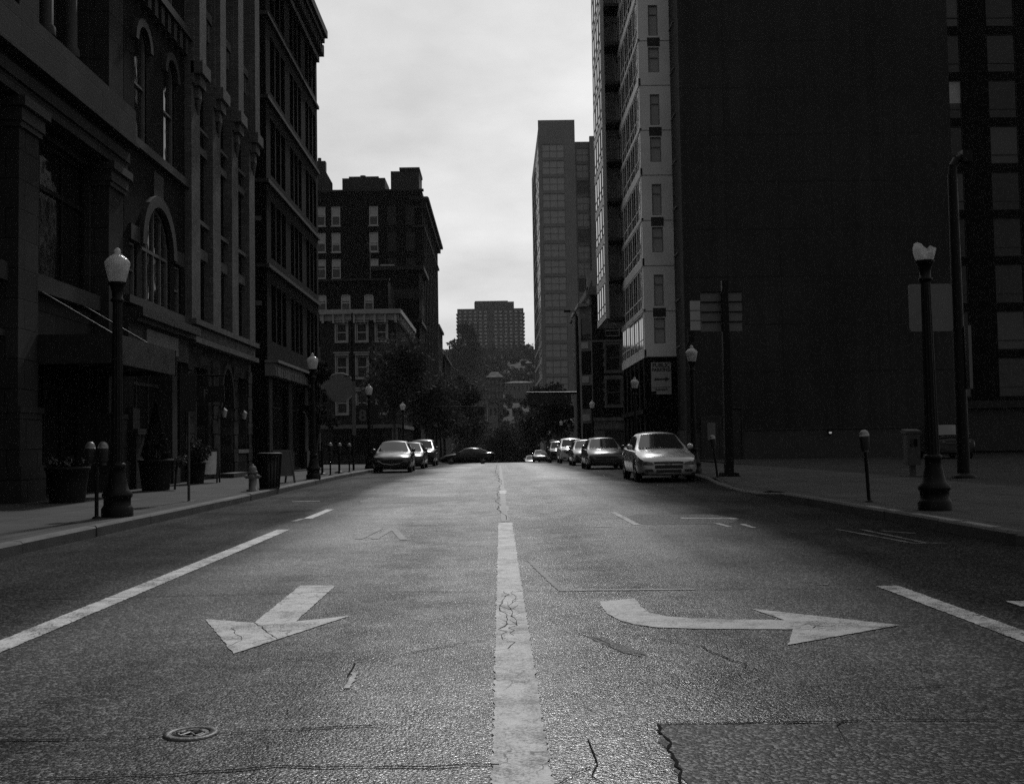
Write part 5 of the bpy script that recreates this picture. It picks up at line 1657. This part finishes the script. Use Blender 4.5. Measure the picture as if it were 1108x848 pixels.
# signal mast on the right, seen from behind
zm_ = prof(86) + .15
t = thing('signal_mast', 'tall dark signal mast with a long arm over the street, its lights seen from behind', 'traffic signal', (6.25, 86, zm_))
mb = MB(); mb.tube((6.25, 86, zm_), (6.2, 86, 11.0), .17, .12, 10); mb.build('pole', MT['black_paint'], t)
mb = MB(); mb.tube((6.22, 86, 5.05), (2.2, 86, 5.12), .1, .06, 8); mb.build('arm', MT['black_paint'], t)
mb = MB(); mb.path([(6.2, 86, 10.9), (6.1, 85.9, 11.4), (5.6, 85.7, 11.4)], .05, .04, 6); mb.box(5.2, 5.7, 85.5, 85.8, 11.3, 11.45); mb.build('street_light_head', MT['black_paint'], t)
mb = MB(); mb.box(2.25, 4.3, 85.7, 85.76, 4.25, 5.0); mb.build('sign_panel', MT['sign_dark'], t)
for x in (4.45, 4.85, 5.3):
    mb = MB(); mb.box(x, x + .34, 85.65, 85.85, 4.2, 5.0); mb.build('signal_head', MT['black'], t)
# centre post far down the street and the small hanging signal
t = thing('far_post', 'thin post standing in the middle of the street at the crest', 'post', (.5, 131, prof(131)))
mb = MB(); mb.tube((.38, 131, prof(131)), (.38, 131, 1.35), .09, .07, 8); mb.box(.2, .56, 130.9, 131.1, 1.3, 1.6); mb.build('post', MT['black_paint'], t)
t = thing('hanging_signal', 'dark boxy traffic signal hung over the street in front of the pale square building', 'traffic signal', (-1.9, 108, 3))
zz = hz(443, 108)
mb = MB(); mb.box(hx(517.5, 108), hx(524.5, 108), 107.8, 108.2, hz(449.5, 108), hz(440.5, 108)); mb.build('signal_head', MT['black'], t)
mb = MB(); mb.tube((-6.4, 108, hz(439, 108)), (hx(530, 108), 108, hz(439.5, 108)), .05, n=6); mb.tube((-6.4, 108, -.6), (-6.4, 108, hz(438, 108)), .1, n=8); mb.tube((hx(521, 108), 108, hz(440.5, 108)), (hx(521, 108), 108, hz(439, 108)), .04, n=5); mb.build('span_arm', MT['black_paint'], t)


# ------------------------------------------------------------------ trees
def tree(label, x, y, h, r, n, leaf, seed, mat='leaf', zc=None, tr=.16, group=None, cat='tree', cl=14):
    q = random.Random(seed); z0 = prof(y) + .1 if zc is None else zc
    t = thing('street_tree', label, cat, (x, y, z0), group)
    mb = MB(); ft = h * .38
    mb.path([(x, y, z0 - .3), (x + q.uniform(-.1, .1), y, z0 + ft * .5), (x + q.uniform(-.15, .15), y, z0 + ft), (x + q.uniform(-.3, .3), y, z0 + h * .8)], tr, tr * .25, 8)
    cs = []
    for k in range(cl):
        a = q.uniform(0, 6.3); v = q.random(); rad = r * math.sqrt(q.random()) * (1 - .5 * v) * .85
        c = Vector((x + rad * math.cos(a), y + rad * math.sin(a), z0 + ft + (h - ft) * (.08 + .86 * v))); cs.append((c, r * q.uniform(.28, .5)))
        s = Vector((x, y, z0 + ft * (.9 + .6 * v * .5))); m = (s + c) * .5 + Vector((0, 0, -.1 * r)); mb.path([s, m, c], tr * .35, tr * .08, 5)
    mb.build('trunk', MT['bark'], t)
    mb = MB()
    for c, cr in cs:
        clump(mb, c, cr, n // cl, leaf, q, .75)
    mb.build('crown', MT[mat], t)
    return t


tree('small dark street tree beside the round blade sign', -8.95, 55.0, 5.4, 1.0, 1500, .13, 1, 'leaf_dark', cl=12, tr=.08)
tree('broad dark tree over the front cars parked on the left', -8.0, 84, 9.2, 4.0, 4600, .19, 2, cl=22)
tree('wide dark tree on the far left corner behind the crossing car', -7.3, 112, 8.8, 4.0, 3800, .22, 3, cl=22)
tree('dark street tree just beyond the left corner tree', -6.8, 131, 9.4, 3.8, 3000, .25, 4, cl=18)
tree('dark leafy tree leaning over the street, right of the left row', -5.6, 160, 12.5, 4.4, 2800, .3, 5, cl=18)
tree('tall slender tree at the end of the left row', -6.4, 196, 18.5, 3.2, 2600, .36, 6, cl=18)
tree('dark tree behind the signal arm on the right', 7.2, 136, 9.2, 3.2, 2800, .25, 7, 'leaf_dark', cl=18)
tree('dense dark tree low at the right of the street before the slim tower', 6.8, 158, 11.5, 4.0, 2800, .3, 8, 'leaf_dark', cl=18)
tree('dark tree at the foot of the slim tower', 6.4, 190, 15.5, 4.2, 2600, .35, 9, cl=18)
tree('rounded tree down in the valley in the middle of the view', 1.0, 250, 13, 6.5, 2600, .5, 10, 'leaf_far', -9, .3, cl=18)
tree('second rounded tree in the valley, left of the middle', -7.5, 262, 14, 6, 2600, .5, 12, 'leaf_far', -9, .3, cl=18)
tree('third rounded tree in the valley, right of the middle', 8.0, 270, 15, 6.5, 2600, .5, 13, 'leaf_far', -9, .3, cl=18)
tree('tall dark tree on the hill in front of the high-rise left end', hx(506, 700), 700, 52, 13, 3000, 1.4, 14, 'leaf_far', 25, .8, cl=22)

# the wooded hillside reads as one mass
q = random.Random(77); mb = MB(); houses = [(hx(536, 560), 560, 9), (hx(562, 640), 640, 18), (hx(518, 400), 400, 7), (hx(534, 420), 420, 5), (hx(539, 900), 900, 16), (hx(569, 860), 860, 9), (hx(573, 780), 780, 5), (hx(544, 330), 330, 9)]
for k in range(1150):
    y = 325 + 700 * q.random() ** .9; x = q.uniform(-.16, .12) * y
    if any(y < hy2 + 3 and y > hy2 - 110 and abs(x - hx2 * y / hy2) < (w2 * .75 + 2.5) * y / hy2 for hx2, hy2, w2 in houses):
        h = q.uniform(3, 5)
    else:
        h = q.uniform(7, 14)
    z = hillz(x, y); s = .55 + y / 900
    for j in range(4):
        clump(mb, (x + q.gauss(0, h * .28), y + q.gauss(0, h * .28), z + h * q.uniform(.15, .8)), h * .34, 26, s, q, .9)
o = mb.build('hillside_woods', MT['leaf_far']); tag(o, 'dark wooded hillside closing the end of the street', 'woods', None, 'stuff')

# ------------------------------------------------------------------ cars
def body_sections(st):
    rings = []
    for y, hw, zb, zt, cr in st:
        half = [(0, zb), (hw * .8, zb), (hw * .955, zb + .09), (hw, zb + (zt - zb) * .42), (hw * .985, zt - (zt - zb) * .24), (hw * .945, zt - (zt - zb) * .07), (hw * .86, zt), (hw * .45, zt + cr * .8), (0, zt + cr)]
        rings.append([(x, y, z) for x, z in half] + [(-x, y, z) for x, z in reversed(half[1:-1])])
    return rings


def sect(st, y):
    for a, b in zip(st, st[1:]):
        if a[0] <= y <= b[0]:
            t = (y - a[0]) / (b[0] - a[0]); return [p + (q_ - p) * t for p, q_ in zip(a, b)]
    return st[0] if y < st[0][0] else st[-1]


SEDAN = dict(st=[(-2.44, .66, .24, .58, .03), (-2.39, .76, .20, .64, .035), (-2.2, .845, .18, .72, .05), (-1.9, .885, .18, .80, .05), (-1.4, .892, .18, .87, .06), (-.95, .895, .18, .93, .05), (0, .895, .18, .95, .03),
                 (1.0, .893, .18, .99, .02), (1.6, .885, .19, 1.02, .03), (2.1, .84, .22, 1.02, .03), (2.34, .79, .26, .97, .02), (2.42, .74, .34, .9, .02)],
             cab=[(-1.02, .80, .93), (-.2, .60, 1.40), (.35, .62, 1.45), (.95, .60, 1.42), (1.85, .72, 1.02)], R=.325, ax=(-1.47, 1.37), W=.8)
SUV = dict(st=[(-2.25, .80, .30, .86, .02), (-2.2, .85, .26, .93, .03), (-2.0, .89, .24, 1.0, .04), (-1.5, .91, .24, 1.04, .05), (-1.05, .915, .24, 1.08, .04), (0, .915, .24, 1.1, .03),
               (1.2, .91, .24, 1.12, .02), (1.9, .9, .26, 1.12, .02), (2.2, .87, .3, 1.1, .02), (2.27, .82, .36, 1.05, .02)],
           cab=[(-1.1, .84, 1.07), (-.4, .68, 1.63), (.3, .70, 1.70), (1.6, .68, 1.68), (2.15, .76, 1.12)], R=.36, ax=(-1.38, 1.38), W=.82)
CROSS = dict(SUV)
BODY = {}


def body_mesh(key, D):
    if key in BODY:
        return BODY[key]
    mb = MB(); mb.loft(body_sections(D['st']))
    b = mb.build('body', MT['black'])
    bm = bmesh.new(); bm.from_mesh(b.data); bmesh.ops.recalc_face_normals(bm, faces=bm.faces[:]); bm.to_mesh(b.data); bm.free()
    cut = MB()
    for y in D['ax']:
        for s in (-1, 1):
            n = 24; r = D['R'] + .055
            ra = [[(x, y + r * math.cos(2 * math.pi * i / n), D['R'] + r * math.sin(2 * math.pi * i / n)) for i in range(n)] for x in (s * .6, s * 1.2)]
            cut.loft(ra)
    c = cut.build('cutter', MT['black'])
    bm = bmesh.new(); bm.from_mesh(c.data); bmesh.ops.recalc_face_normals(bm, faces=bm.faces[:]); bm.to_mesh(c.data); bm.free()
    m = b.modifiers.new('cut', 'BOOLEAN'); m.operation = 'DIFFERENCE'; m.object = c; m.solver = 'EXACT'
    dg = bpy.context.evaluated_depsgraph_get(); me = bpy.data.meshes.new_from_object(b.evaluated_get(dg))
    bpy.data.objects.remove(b); bpy.data.objects.remove(c)
    for p in me.polygons:
        p.use_smooth = True
    bm = bmesh.new(); bm.from_mesh(me)
    for e in bm.edges:
        if len(e.link_faces) == 2 and e.calc_face_angle(0) > .6:
            e.smooth = False
    bm.to_mesh(me); bm.free()
    BODY[key] = me
    return me


def car(key, name, label, cat, x, y, paint, rz=0.0, grille='plain', dz=0.0, group='cars parked along the kerbs', pitch=0.0):
    D = dict(SEDAN=SEDAN, SUV=SUV)[key]; st = D['st']; cab = D['cab']
    t = thing(name, label, cat, (x, y, prof(y) + dz), group, rz, world=False)
    t.rotation_euler = (pitch, 0, rz)
    me = body_mesh(key, D).copy(); me.materials.clear(); me.materials.append(paint)
    b = bpy.data.objects.new('body', me); C.objects.link(b); b.parent = t; ORG[b.name] = (0, 0, 0)
    # cabin shell
    rings = []
    for yy, hw, z in cab:
        s = sect(st, yy); zb = s[3] - .03; bw = s[1] * .9
        e = max(0.02, z - zb)
        half = [(0, zb - .1), (bw, zb - .1), (bw, zb), (bw + (hw - bw) * .55, zb + e * .55), (hw, zb + e * .88), (hw * .86, zb + e * .97), (hw * .45, z + .02), (0, z + .03)]
        rings.append([(a, yy, c) for a, c in half] + [(-a, yy, c) for a, c in reversed(half[1:-1])])
    mb = MB(); mb.loft(rings); mb.build('roof', paint, t)
    (yA, wA, zA), (yB, wB, zB), (yM, wM, zM), (yC, wC, zC), (yD, wD, zD) = cab

    def screen(y0, w0, z0, y1, w1, z1, sgn, nm):
        mb = MB(); vs = []
        for j in range(5):
            v = j / 4
            for i in range(9):
                u = -1 + i / 4; bulge = .06 * (1 - u * u) * sgn
                w = w0 * .86 + (w1 * .84 - w0 * .86) * v
                vs.append((u * w, y0 + (y1 - y0) * v + bulge * (1 - .4 * v) + sgn * .012, z0 + (z1 - z0) * v + .02 + .03 * (1 - u * u)))
        mb.add(vs, [(j * 9 + i, j * 9 + i + 1, (j + 1) * 9 + i + 1, (j + 1) * 9 + i) for j in range(4) for i in range(8)], True)
        return mb.build(nm, MT['glass_car'], t)
    f0, f1 = .06, .93
    L3 = lambda p, q_, f: p + (q_ - p) * f
    screen(L3(yA, yB, f0), L3(sect(st, yA)[1] * .92, wB, f0), L3(zA, zB, f0), L3(yA, yB, f1), L3(wA, wB, f1) , L3(zA, zB, f1), -1, 'windscreen')
    screen(L3(yD, yC, .1), L3(sect(st, yD)[1] * .88, wC, .1), L3(zD, zC, .1), L3(yD, yC, .92), wC, L3(zD, zC, .92), 1, 'rear_window')
    for s in (-1, 1):
        mb = MB()

        def sp(yy, f):
            k = [cab[i] for i in range(5)]
            for a, c in zip(k, k[1:]):
                if a[0] <= yy <= c[0]:
                    tt = (yy - a[0]) / (c[0] - a[0]); hw, z = L3(a[1], c[1], tt), L3(a[2], c[2], tt); break
            s_ = sect(st, yy); zb = s_[3] - .03; bw = s_[1] * .9; e = max(.02, z - zb)
            zz = zb + e * f
            xx = bw + (hw - bw) * (f / .55 * .55 if f < .55 else .55 + (f - .55) / .33 * .45)
            return (s * (xx + .012), yy, zz)
        for y0, y1 in ((L3(yA, yB, .45), yM - .03), (yM + .05, L3(yC, yD, .55 if key == 'SEDAN' else .3))):
            ys = frange(y0, y1, .15)
            vs = [sp(yy, f) for yy in ys for f in (.12, .5, .82)]
            mb.add(vs, [(3 * i + j, 3 * i + j + 1, 3 * i + j + 4, 3 * i + j + 3) for i in range(len(ys) - 1) for j in (0, 1)], True)
        mb.build('side_window', MT['glass_car'], t)
        # mirror, headlight, tail light
        ym = L3(yA, yB, .35); zm2 = sect(st, ym)[3] + .08
        mb = MB(); rg = []
        for k, (dx, r) in enumerate(((.0, .03), (.03, .07), (.12, .085), (.17, .06))):
            rg.append([(s * (sect(st, ym)[1] * .93 + dx), ym + r * .6 * math.cos(2 * math.pi * i / 8), zm2 + r * math.sin(2 * math.pi * i / 8)) for i in range(8)])
        mb.loft(rg); mb.build('wing_mirror', paint, t)
        mb = MB(); zn = sect(st, -2.3)[3]
        vs = []; us = 6
        for i in range(us + 1):
            f = i / us
            yy = st[1][0] + .02 + f * .42; ss = sect(st, yy); hw, zb, ztp = ss[1], ss[2], ss[3]
            for g, (px_, pz_) in enumerate(((.985, .24), (.945, .07), (.86, 0.0))):
                lo = (hw * .99, ztp - (ztp - zb) * .34); hi = (hw * .93, ztp - (ztp - zb) * .05)
                gg = g / 2; h_ = gg * (1 - .5 * f) + .35 * f
                vs.append((s * (L3(lo[0], hi[0], h_) + .012), yy - .012, L3(lo[1], hi[1], h_)))
        mb.add(vs, [(3 * i + j, 3 * i + j + 1, 3 * i + j + 4, 3 * i + j + 3) for i in range(us) for j in (0, 1)], True)
        y0 = st[0][0]; s0 = st[0]; s1 = st[1]
        z1_, z0_ = s1[3] - .02, s1[3] - .17
        mb.add([(s * .43, y0 - .016, z0_ + .03), (s * .62, y0 - .014, z0_ + .02), (s * .735, y0 + .04, z0_ + .02), (s * .73, y0 + .04, z1_ - .03), (s * .62, y0 + .0, z1_ - .02), (s * .48, y0 - .012, z1_ - .06)], [(0, 1, 4, 5), (1, 2, 3, 4)])
        mb.build('headlight', MT['lens'], t)
        mb = MB(); ye = st[-1][0]; se = st[-2]
        mb.box(min(s * .45, s * .74), max(s * .45, s * .74), ye - .02, ye + .012, st[-1][3] - .2, st[-1][3] - .04); mb.build('tail_light', MT['frame_dark'], t)
    y0 = st[0][0]; zt_, zb_ = st[0][3], st[0][2]
    mb = MB()
    if grille == 'split':
        mb.box(-.42, .42, y0 - .02, y0 + .01, zt_ - .045, zt_ + .0); mb.box(-.40, .40, y0 - .02, y0 + .01, zt_ - .19, zt_ - .09)
    elif grille == 'smile':
        for i in range(10):
            a, c = -.5 + i * .1, -.4 + i * .1; d = lambda q_: .1 * (q_ / .5) ** 2
            mb.add([(a, y0 - .018, zt_ - .16 + d(a)), (c, y0 - .018, zt_ - .16 + d(c)), (c, y0 - .018, zt_ - .02 + d(c) * .2), (a, y0 - .018, zt_ - .02 + d(a) * .2)], [(0, 1, 2, 3)])
    else:
        mb.box(-.5, .5, y0 - .02, y0 + .01, zt_ - .17, zt_ - .02)
    g = mb.build('grille', MT['black'], t)
    if grille == 'split':
        mb = MB(); mb.prism([(-.1, -.016), (-.035, -.016), (-.035, -.03), (.035, -.03), (.035, -.016), (.1, -.016), (.1, .016), (.035, .016), (.035, .03), (-.035, .03), (-.035, .016), (-.1, .016)],
                            lambda x_, z_: (x_, y0 - .026, zt_ - .067 + z_), lambda x_, z_: (x_, y0 - .02, zt_ - .067 + z_)); mb.build('emblem', MT['rim'], t)
    elif grille == 'smile':
        mb = MB(); mb.path([(-.62, y0 + .0, zt_ - .02), (-.4, y0 - .02, zt_ - .15), (0, y0 - .022, zt_ - .21), (.4, y0 - .02, zt_ - .15), (.62, y0 + .0, zt_ - .02)], .014, n=5); mb.build('chrome_trim', MT['rim'], t)
    else:
        mb = MB(); mb.box(-.48, .48, y0 - .026, y0 - .021, zt_ - .1, zt_ - .085); mb.lathe([(.045, 0), (.045, .01)], 0, 0, 10) if False else None; mb.build('chrome_trim', MT['rim'], t)
    mb = MB(); mb.box(-.36, .36, y0 - .016, y0 + .02, zb_ + .03, zb_ + .12)
    for s in (-1, 1):
        a, c = sorted((s * .46, s * .68)); mb.box(a, c, y0 - .012, y0 + .03, zb_ + .06, zb_ + .13)
    mb.build('air_intake', MT['black'], t)
    mb = MB(); mb.box(-.7, .7, y0 + .06, y0 + .3, zb_ - .05, zb_ + .03); mb.build('front_valance', MT['black'], t)
    for yy in D['ax']:
        for s in (-1, 1):
            R_ = D['R']; W_ = D['W']
            T = lambda r, w: [(s * w, yy + r * math.cos(2 * math.pi * i / 22), R_ + r * math.sin(2 * math.pi * i / 22)) for i in range(22)]
            w_ = thing('wheel', '', '', (0, 0, 0), world=False); del_ = [w_.__delitem__(k_) for k_ in ('label', 'category') if k_ in w_.keys()]
            w_.parent = t
            mb = MB(); mb.loft([T(R_ * .64, W_ - .12), T(R_ * .97, W_ - .12), T(R_, W_ - .09), T(R_, W_ + .05), T(R_ * .96, W_ + .075), T(R_ * .66, W_ + .07), T(R_ * .62, W_ + .03)], True, True, False); mb.build('tyre', MT['rubber'], w_)
            mb = MB(); mb.loft([T(R_ * .65, W_ + .03), T(R_ * .6, W_ + .055), T(R_ * .55, W_ + .03)], True, True, False)
            for k in range(7):
                a = 2 * math.pi * k / 7; c_, s2 = math.cos(a), math.sin(a)
                p0 = (s * (W_ + .035), yy, R_); p1 = (s * (W_ + .04), yy + c_ * R_ * .6, R_ + s2 * R_ * .6); mb.tube(p0, p1, .04, .03, 5)
            mb.lathe([(.0, 0)], 0, 0, 3) if False else None
            mb.build('rim', MT['rim'], w_)
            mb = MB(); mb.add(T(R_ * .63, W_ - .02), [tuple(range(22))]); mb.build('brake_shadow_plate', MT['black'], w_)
    return t


PA = dict(silver=car_paint('silver_paint', .45, .4), dark=car_paint('charcoal_paint', .012, 0.0), black=car_paint('black_car_paint', .006, 0.0), white=car_paint('white_car_paint', .55, 0.0), grey=car_paint('grey_car_paint', .09, .2), mid=car_paint('mid_grey_car_paint', .03, .1))
car('SEDAN', 'parked_car', 'silver saloon car at the head of the row parked on the right', 'car', 4.88, 34.4, PA['silver'], .0, 'split')
car('SEDAN', 'parked_car', 'dark grey saloon parked directly behind the silver car', 'car', 4.85, 52.3, PA['mid'], 0, 'plain')
car('SEDAN', 'parked_car', 'mid grey saloon between the dark saloon and the pale off-roader', 'car', 4.95, 63.6, PA['grey'], 0, 'smile')
car('SUV', 'parked_car', 'pale tall off-roader in the row parked on the right', 'car', 4.95, 76.5, PA['white'], 0, 'plain')
car('SUV', 'parked_car', 'black off-roader half hidden behind the pale off-roader', 'car', 4.75, 87.5, PA['black'], 0, 'plain')
car('SEDAN', 'parked_car', 'grey saloon far down the right kerb, beyond the crossing', 'car', 4.75, 128.5, PA['grey'], 0, 'plain', pitch=-.012)
car('SEDAN', 'parked_car', 'white car showing only its roof over the crest, farthest on the right', 'car', 4.3, 150, PA['white'], 0, 'plain')
car('SEDAN', 'parked_car', 'black saloon with a curved chrome grille at the head of the left row', 'car', -4.92, 52.4, PA['dark'], .03, 'smile')
car('SEDAN', 'parked_car', 'grey car parked second in the left row', 'car', -4.93, 61.6, PA['mid'], 0, 'plain')
car('SUV', 'parked_car', 'dark off-roader parked third in the left row', 'car', -4.95, 72, PA['dark'], 0, 'plain')
car('SEDAN', 'crossing_car', 'black saloon seen from its side, crossing the street at the crest', 'car', -2.85, 99.5, PA['black'], math.pi / 2 + math.pi, 'plain', group='moving cars')
car('SUV', 'parked_car', 'dark off-roader with a bright windscreen in the car park at the right', 'car', 21.7, 54, PA['black'], -.12, 'plain', dz=.145 + .03, group='cars in the car park')

# car park bay lines
k = 0
for y0 in (33.5, 36.5, 39.5, 43.0, 47.0, 51.5):
    mb = MB(); mb.box(12.0, 27, y0, y0 + .1, .1455, .1495); o = mb.build('bay_line', MT['paint_ghost'], None, (19, y0, .145))
    tag(o, ['worn bay line nearest the pavement in the car park at the right', 'second worn bay line of the car park, counting from the pavement', 'third worn bay line of the car park, counting from the pavement', 'fourth worn bay line of the car park, counting from the pavement', 'fifth worn bay line of the car park, counting from the pavement', 'worn bay line of the car park farthest from the pavement'][k], 'road marking', 'car park bay lines'); k += 1
# ------------------------------------------------------------------ daylight
HAZE = .00007
SUN_EL, SUN_AZ = RAD(42), RAD(5)          # azimuth measured from the street's far end towards the right
w = bpy.data.worlds.new('World'); S.world = w; w.use_nodes = True
nt = w.node_tree; N, L = nt.nodes, nt.links
bg = N['Background']
sky = N.new('ShaderNodeTexSky'); sky.sky_type = 'NISHITA'; sky.sun_disc = False
sky.sun_elevation = SUN_EL; sky.sun_rotation = SUN_AZ; sky.air_density = 1.0; sky.dust_density = 3.0
bw = N.new('ShaderNodeRGBToBW'); L.new(sky.outputs[0], bw.inputs[0])
tc = N.new('ShaderNodeTexCoord'); sp_ = N.new('ShaderNodeSeparateXYZ'); L.new(tc.outputs['Generated'], sp_.inputs[0])
den = mth(nt, 'ADD', mth(nt, 'MAXIMUM', sp_.outputs[2], 0.0), .22)
cb = N.new('ShaderNodeCombineXYZ'); L.new(mth(nt, 'DIVIDE', sp_.outputs[0], den), cb.inputs[0]); L.new(mth(nt, 'DIVIDE', sp_.outputs[1], den), cb.inputs[1])
cl = noise_val(nt, cb.outputs[0], 1.6, 6, .55)
cl2 = noise_val(nt, cb.outputs[0], .7, 4, .5)
hazy = mth(nt, 'ADD', remap(nt, cl, .3, .72, -2.1, 1.5), remap(nt, cl2, .3, .7, -1.4, 1.0))
# a hazy sky: brightest on the sun's side of the dome, dull behind the viewer
sun_v = (math.sin(SUN_AZ) * math.cos(SUN_EL), math.cos(SUN_AZ) * math.cos(SUN_EL), math.sin(SUN_EL))
dp = N.new('ShaderNodeVectorMath'); dp.operation = 'DOT_PRODUCT'; L.new(tc.outputs['Generated'], dp.inputs[0]); dp.inputs[1].default_value = sun_v
glow = mth(nt, 'POWER', remap(nt, dp.outputs['Value'], -1, 1, 0, 1), 2.2)
glow = remap(nt, glow, 0, 1, .22, 1.08)
base = mth(nt, 'ADD', mth(nt, 'MULTIPLY', mth(nt, 'MINIMUM', bw.outputs[0], 9.0), .3), 5.4)
low = mth(nt, 'MULTIPLY', mth(nt, 'POWER', mth(nt, 'SUBTRACT', 1.0, mth(nt, 'MAXIMUM', sp_.outputs[2], 0.0)), 9.0), 2.8)
tot = mth(nt, 'MULTIPLY', mth(nt, 'ADD', mth(nt, 'ADD', base, hazy), low), glow)
L.new(tot, bg.inputs['Color']); bg.inputs['Strength'].default_value = .1
sd = bpy.data.lights.new('sun', 'SUN'); sd.energy = 2.1; sd.angle = RAD(4); sd.color = (1, 1, 1)
so = bpy.data.objects.new('sun', sd); C.objects.link(so)
dv = Vector((math.sin(SUN_AZ) * math.cos(SUN_EL), math.cos(SUN_AZ) * math.cos(SUN_EL), math.sin(SUN_EL)))
so.rotation_euler = dv.to_track_quat('Z', 'Y').to_euler(); so.location = dv * 100
hb = MB(); hb.box(-1300, 1300, -25, 1300, -12.5, 136)
hz_m = bpy.data.materials.new('haze_air'); hz_m.use_nodes = True
hn = hz_m.node_tree; hn.nodes.remove(hn.nodes['Principled BSDF'])
pv = hn.nodes.new('ShaderNodeVolumePrincipled'); pv.inputs['Color'].default_value = (.9, .9, .9, 1); pv.inputs['Density'].default_value = HAZE
hn.links.new(pv.outputs[0], hn.nodes['Material Output'].inputs['Volume'])
ho = hb.build('haze', hz_m); tag(ho, 'thin pale haze hanging over the whole street and far hill', 'haze', None, 'stuff')
S.cycles.volume_bounces = 0; S.cycles.sample_clamp_indirect = 4.0
v = S.view_settings; v.view_transform = 'Standard'; v.look = 'None'; v.exposure = 0; v.gamma = 1; v.use_curve_mapping = False
S.cycles.max_bounces = 6; S.cycles.diffuse_bounces = 3; S.cycles.glossy_bounces = 3; S.cycles.use_denoising = False
for o in S.objects:
    for kx in ('label', 'category'):
        if kx in o.keys() and not o[kx]:
            del o[kx]
